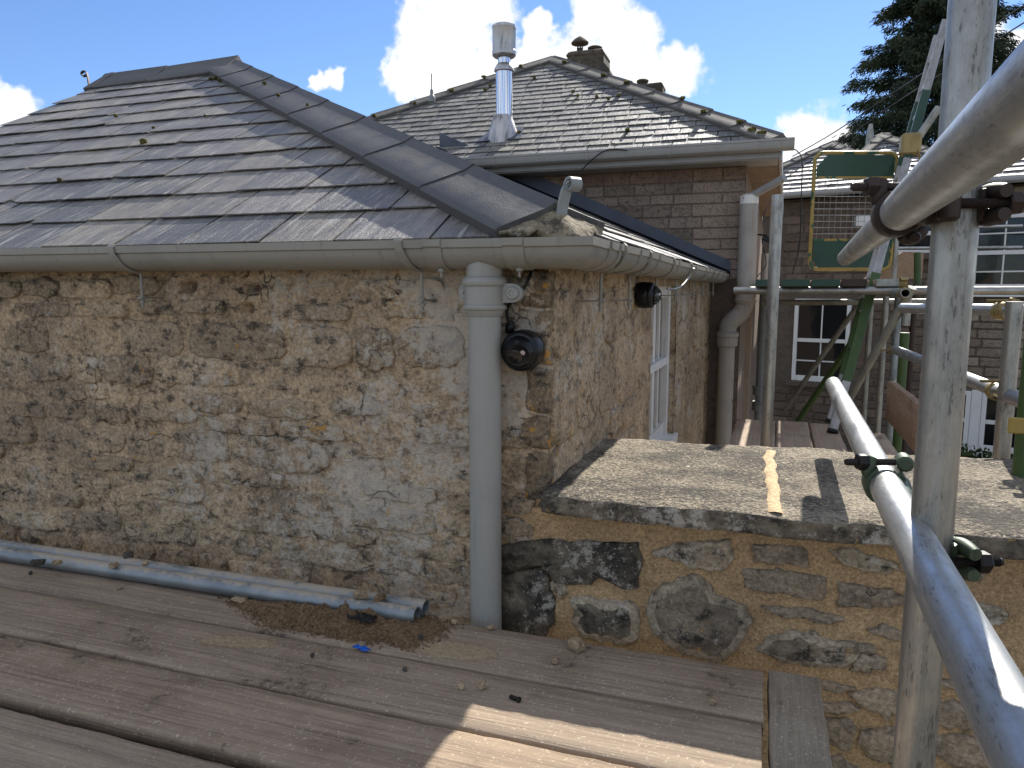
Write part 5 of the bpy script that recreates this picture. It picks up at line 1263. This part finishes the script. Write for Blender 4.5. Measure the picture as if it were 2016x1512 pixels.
# uprights in the yard
def vert(x,y,depth,z0,z1,m,label,r=RT):
    p=dep(x,y,depth); return T('scaffold_tube',(p.x,p.y,z0),(p.x,p.y,z1),m,label,r)
vert(1708,700,6.4,GZ,lz-.02,'galvanised_dull','slim grey upright beneath the upper lift, left of the pair by the brace')
vert(1737,700,5.8,GZ,lz-.02,'galvanised_dull','upright beneath the upper lift behind the diagonal brace')
vert(1762,690,4.7,GZ,lz+.02,'galvanised_blue','bluish upright at the left end of the yard guard rail')
g_=vert(1779,690,4.2,.62,lz+.03,'galvanised_old','weathered upright standing on the green sleeve by the toe board')
vert(1779,690,4.2,GZ,.58,'green_tube','green painted lower half of the upright by the toe board',.0255)
vert(1793,690,6.0,GZ,lz,'iron_dark','dark upright in the shade right of the green one')
# braces
T('scaffold_tube',dep(1545,806,7.6),dep(1698,588,6.6),'galvanised_dull','thin diagonal brace crossing the far sash window')
T('scaffold_tube',dep(1566,836,6.0),dep(1700,640,5.3),'green_tube','greenish diagonal brace below the far sash window')
T('scaffold_tube',dep(1668,792,4.6),dep(1796,566,4.1),'galvanised_dull','thick grey diagonal brace rising to the open tube end')
T('scaffold_tube',dep(1500,596,6.2),dep(1835,594,5.6),'galvanised_dull','thin horizontal tube just below the upper lift, crossing the top of the far sash window')
# right hand rails and poles
r1=dep(1776,607,3.55); r2=dep(2080,612,2.75); T('scaffold_tube',r1,r2,'galvanised','horizontal yard guard rail at eye level behind the near post')
r3=dep(1763,689,3.95); r4=dep(2030,796,2.12); T('scaffold_tube',r3,r4+(r4-r3)*.15,'galvanised','lower yard guard rail sloping down to the right behind the near post',hollow=.02)
pp=dep(1987,720,2.28); T('scaffold_tube',(pp.x,pp.y,GZ),(pp.x,pp.y,dep(1997,606,2.28).z+.02),'galvanised_old','shorter weathered upright near the right edge of the picture')
pg=dep(2032,740,1.95); gpole=T('scaffold_tube',(pg.x,pg.y,GZ),(pg.x,pg.y,dep(2020,566,1.95).z),'green_tube','green painted pole at the right edge of the picture',.026)
lathe('end_cap',[(.026,0),(.025,.006),(.018,.014),(0,.018)],(pg.x,pg.y,dep(2020,566,1.95).z),(0,0,1),'green_tube',gpole,20)
tg=dep(2003,838,1.93); tag(box('yellow_tag',(-.022,-.004,-.022),(.022,.004,.022),'yellow_paint',None,.004,Matrix.Translation(tg)),'square yellow plate fixed to the green pole','plate')
for (c,x,y,dp,lab) in [(1,1975,612,2.32,'small coupler where the eye level yard rail meets the weathered upright'),(2,1962,770,2.36,'small coupler where the sloping yard rail meets the weathered upright')]:
    cpos=dep(x,y,dp); ax=(r2-r1) if c==1 else (r4-r3)
    t=thing('scaffold_coupler',cpos,lab,'scaffold coupler','couplers on the weathered upright')
    band('flap',cpos,ax,(0,0,1),20,340,.0246,.006,.04,'coupler_brass',t)
    thread('bolt',cpos+V((-.05,-.01,.032)),(1,0.3,0),.10,'coupler_brass',t,.005); hexnut('nut',cpos+V((.02,.01,.032)),(1,.3,0),'coupler_brass',t,.011,.012)
    lathe('body',[(.012,-.02),(.016,-.015),(.016,.015),(.012,.02)],cpos+V((.035,.0,-.03)),(0,-1,0),'coupler_brass',t,12)
for (x,y,dp,lab) in [(1763,689,3.97,'small coupler on the bluish upright at the end of the sloping rail'),(1778,803,4.2,'small coupler at the foot of the green sleeve on the toe board')]:
    cpos=dep(x,y,dp); t=thing('scaffold_coupler',cpos,lab,'scaffold coupler')
    band('flap',cpos,(0,0,1),(0,1,0),20,340,.0265,.007,.04,'coupler_brass',t); thread('bolt',cpos+V((-.08,-.03,0)),(1,0,0),.14,'coupler_brass',t,.006); hexnut('nut',cpos+V((.03,-.03,0)),(1,0,0),'coupler_brass',t,.012,.012)
# guard rails against the far wing
for y_,lab in((489,'lower thin guard rail in front of the far upper window'),(447,'upper thin guard rail in front of the far upper window')):
    a=cpt(1750 if y_==489 else 1922,y_,.7); b=cpt(2014,y_-2,.7); T('scaffold_tube',a,b,'galvanised',lab)
# leaning sheet and green stub on the upper lift
o=prism('plywood_sheet',[(0,0),(.44,0),(.44,.20),(.28,.205),(.02,.02)],dep(1700,549,5.6),CR,(0,0,1),-V((CF.x,CF.y,0)).normalized(),.018,'toe_wood'); tag(o,'brown cut board standing on the upper lift right of the ladder','board')
T('scaffold_tube',dep(1806,560,5.4),dep(1806,498,5.4),'green_tube','short green stub upright beside the brown cut board')
T('scaffold_tube',dep(1758,335,5.2),dep(1758,298,5.2),'galvanised_dull','short galvanised stub at the right side of the mesh gate')
# ------------------------------------------------------------------ ladder
LD=thing('ladder',dep(1632,845,4.3),'tall aluminium and green ladder leaning up from the lower yard deck, seen edge on','ladder')
def ladder(f0,f1,t0,t1):
    f0,f1,t0,t1=[V(q) for q in(f0,f1,t0,t1)]
    for k,(f,t) in enumerate(((f0,t0),(f1,t1))):
        d=(t-f).normalized(); L=(t-f).length; rung=(f1-f0).normalized(); y=(rung-d*rung.dot(d)).normalized(); x=y.cross(d)
        M_=frame(f,x,y,d)
        box('stile',(-.024,-.0125,.0),(.024,.0125,L),'aluminium',LD,.003,M_)
        box('green_sleeve',(-.0265,-.015,L*.10),(.0265,.015,L*.34 if k==0 else L*.28),'green_tube',LD,.003,M_)
        box('green_sleeve',(-.0265,-.015,L*.62),(.0265,.015,L*.80),'green_paint',LD,.003,M_)
        box('foot',(-.03,-.018,-.02),(.03,.018,.0),'rubber',LD,.004,M_)
    n=int((t0-f0).length/.25)
    for i in range(1,n):
        k=i/n; tube('rung',f0.lerp(t0,k),f1.lerp(t1,k),.014,'aluminium',LD,12)
F0=px(1640,846,2,.02); F1=px(1620,835,2,.02); T0=dep(1862,40,5.05); 
ladder(F0,F0+V((.015,.34,0)),T0,T0+V((.015,.34,0)))
cc_=dep(1792,285,4.75)
T('scaffold_tube',dep(1788,300,4.75),dep(1848,212,4.7),'galvanised_dull','short tube with an open end clamped to the ladder near its top',hollow=.02)
t=thing('scaffold_coupler',cc_,'pale metal clamp fixing the short tube to the ladder','scaffold coupler'); box('body',(-.06,-.05,-.07),(.06,.05,.07),'coupler_brass',t,.015,Matrix.Translation(cc_)); thread('bolt',cc_+V((.03,-.04,-.02)),(.3,-.2,-1),.16,'coupler_brass',t,.007)
# ------------------------------------------------------------------ mesh gate
gd_=5.2; TL=dep(1597,306,gd_); TRt=dep(1757,299,gd_); BLf=dep(1593,530,gd_)
gx_=(TRt-TL); gx_.z=0; GWd=gx_.length; gx_.normalize(); GH=TL.z-BLf.z; gn=V((gx_.y,-gx_.x,0)); GMt=frame(BLf,gx_,V((0,0,1)),gn)
GT=thing('safety_gate',BLf,'green safety gate with yellow edges and wire mesh on the upper lift','gate')
def rrect(w,h,r,cut=0):
    o=[]
    for cx,cy,a0 in((w-r,h-r,0),(r,h-r,90),(r,r,180),(w-r,r,270)):
        for k in range(6): a=math.radians(a0+18*k); o.append((cx+r*math.cos(a),cy+r*math.sin(a)))
    return o
fr=[BLf+gx_*a+V((0,0,b)) for a,b in rrect(GWd,GH,.06)]; poly_tube('edge_frame',fr+[fr[0]],.013,'yellow_paint',GT,8)
pu=prism('top_panel',[(.02,GH*.80),(GWd-.02,GH*.80),(GWd-.02,GH-.015),(.09,GH-.015),(.02,GH-.09)],BLf,gx_,(0,0,1),gn,.012,'green_paint',GT,-.006)
prism('bottom_panel',[(.06,.015),(GWd-.02,.015),(GWd-.02,GH*.25),(.02,GH*.25),(.02,.06)],BLf,gx_,(0,0,1),gn,.012,'green_paint',GT,-.006)
for a in (GH*.79,GH*.255): box('edge_strip',(.015,a-.008,-.009),(GWd-.015,a+.008,.009),'yellow_paint',GT,.002,GMt)
for i in range(1,10): 
    zz_=GH*.255+(GH*.535)*i/10; tube('mesh_wire',BLf+gx_*.01+V((0,0,zz_)),BLf+gx_*(GWd-.01)+V((0,0,zz_)),.0028,'galvanised',GT,6)
for i in range(1,14):
    xx_=GWd*i/14; tube('mesh_wire',BLf+gx_*xx_+V((0,0,GH*.255)),BLf+gx_*xx_+V((0,0,GH*.79)),.0014,'galvanised_dull',GT,5)
T('scaffold_tube',BLf+gx_*(GWd+.03)+V((0,0,-.15)),BLf+gx_*(GWd+.03)+V((0,0,GH+.0)),'galvanised_dull','slim upright carrying the mesh gate',.018)
# ------------------------------------------------------------------ cables
def wire(pts,r,lab,n=8): return tag(poly_tube('cable',spline(pts,n),r,'wire_black',None,5),lab,'cable')
wire([dep(2120,-60,6.0),dep(1850,122,7.5),dep(1760,182,8.5),dep(1640,262,9.5),dep(1560,308,10)],.007,'upper of the two overhead wires crossing in front of the conifer')
wire([dep(2120,-20,6.0),dep(1850,148,7.5),dep(1760,205,8.5),dep(1640,290,9.5),dep(1555,345,10),dep(1475,420,9.3)],.007,'lower of the two overhead wires crossing in front of the conifer')
wire([dep(1553,290,6.0),dep(1570,298,6.2),dep(1579,320,6.4),dep(1577,400,6.4),dep(1574,480,6.4),dep(1560,540,6.4)],.005,'black cable looping off the gutter corner and hanging down')
wire([px(1145,335,1,EB-.03),px(1165,315,1,EB-.09),px(1185,300,1,EB-.11),px(1205,294,1,EB-.11),px(1235,296,1,EB-.11)],.005,'thin black cable over the gutter of the brick house')
wire([px(1520,395,1,YB+.6),px(1505,420,1,YB+.3),px(1500,470,1,YB+.2),px(1508,520,1,YB+.2),px(1490,545,1,YB+.1)],.004,'thin black cable drooping beside the soil pipe')
fl0=px(1515,475,1,5.0); t=thing('floodlight',fl0,'small black floodlight on the side of the brick house','lamp')
box('housing',(-.06,-.05,-.02),(.06,.05,.03),'black_plastic',t,.006,Matrix.Translation(fl0)@Matrix.Rotation(.5,4,'Y')); poly_tube('bracket',[fl0+V((-.1,0,.06)),fl0+V((-.03,0,.05)),fl0+V((.05,0,-.02))],.008,'black_plastic',t,6)
# ------------------------------------------------------------------ conifer
def conifer():
    R=random.Random(14); base=dep(1850,300,27); base=V((base.x,base.y,GZ)); dz=27/FPX
    t=thing('conifer_tree',base,'tall dark conifer with drooping sprays behind the far wing','tree')
    H=19.0; poly_tube('trunk',[base+V((.1*mn.noise(V((k,0,0))),.1*mn.noise(V((k,5,0))),H*k/10)) for k in range(11)],[.34*(1-k/11)+.02 for k in range(11)],'bark',t,10)
    vs=[];fs=[];bv=[]
    def spray(p,d,L,w):
        s=d.cross(V((0,0,1))); s=s.normalized() if s.length>1e-3 else V((1,0,0)); n=s.cross(d)
        s=(s*math.cos(R.uniform(0,3))+n*math.sin(R.uniform(0,3))); i=len(vs); q=p+d*L*.5
        vs.extend([p-s*w*.3,q-s*w,p+d*L,q+s*w,p+s*w*.3]); fs.append((i,i+1,i+2,i+3,i+4))
    limbs=[]
    z=4.4
    while z<H-.3:
        prof=(1-(z/H)**1.2); Rm=5.5*prof+.25
        nb=12
        for k in range(nb):
            a=R.uniform(0,2*math.pi); L=Rm*R.uniform(.62,1.08); d0=V((math.cos(a),math.sin(a),R.uniform(-.05,.25)))
            pts=[base+V((0,0,z))+d0*L*f+V((0,0,-.22*L*f*f+ .16*L*max(0,f-.7))) for f in(0,.25,.5,.75,1)]
            limbs.append(pts)
            n=int(30*L)+12
            for j in range(n):
                f=R.uniform(.22,1.0)**.8; seg=min(3,int(f*4)); p=pts[seg].lerp(pts[seg+1],f*4-seg); dd=(pts[seg+1]-pts[seg]).normalized()
                sd=V((R.gauss(0,1),R.gauss(0,1),R.gauss(-.35,.5))).normalized(); off=.16+.42*(1-f)
                c=p+sd*R.uniform(.02,off)*L**.3
                for _ in range(7):
                    d=(dd*.5+V((R.gauss(0,.6),R.gauss(0,.6),-R.uniform(.1,.9)))).normalized(); spray(c+V((R.gauss(0,.07),R.gauss(0,.07),R.gauss(0,.07))),d,R.uniform(.12,.26),R.uniform(.012,.026))
        z+=.42+.1*R.random()
    o=mesh('crown',vs,fs,'needle',t); o['kind']='stuff'
    lv=[];lf=[]
    for pts in limbs:
        for a,b in zip(pts[:-1],pts[1:]):
            i=len(lv); w=.025; lv+=[a+V((w,0,0)),a+V((-w,w,0)),a+V((-w,-w,0)),b+V((w*.7,0,0)),b+V((-w*.7,w*.7,0)),b+V((-w*.7,-w*.7,0))]; lf+=[(i,i+1,i+4,i+3),(i+1,i+2,i+5,i+4),(i+2,i,i+3,i+5)]
    o=mesh('limbs',lv,lf,'bark',t)
conifer()
def hedge(c,u,L,h,w,label,seed,n=5200):
    R=random.Random(seed); t=thing('hedge',c,label,'hedge'); vs=[];fs=[]
    for _ in range(n):
        a=R.uniform(0,L); b=R.uniform(0,1); p=V(c)+u*a+V((0,0,h*b*(.85+.25*mn.noise(V((a*3,seed,0))))))+V((-u.y,u.x,0))*R.uniform(-w/2,w/2)
        d=V((R.gauss(0,1),R.gauss(0,1),R.gauss(.3,.8))).normalized(); s=d.cross(V((R.random(),R.random(),R.random()))).normalized(); l=R.uniform(.04,.08); i=len(vs)
        vs.extend([p,p+d*l*.5+s*l*.3,p+d*l,p+d*l*.5-s*l*.3]); fs.append((i,i+1,i+2,i+3))
    o=mesh('foliage',vs,fs,'leaf_hedge',t); o['kind']='stuff'
    for k in range(8): poly_tube('stem',[V(c)+u*(L*(k+.5)/8),V(c)+u*(L*(k+.5)/8)+V((.03,0,h*.7))],.012,'bark',t,6)
hc=cpt(1870,900,.8); hedge(V((hc.x,hc.y,GZ)),cdir,2.6,.42,.5,'low dark shrubs at the foot of the far wing',5)
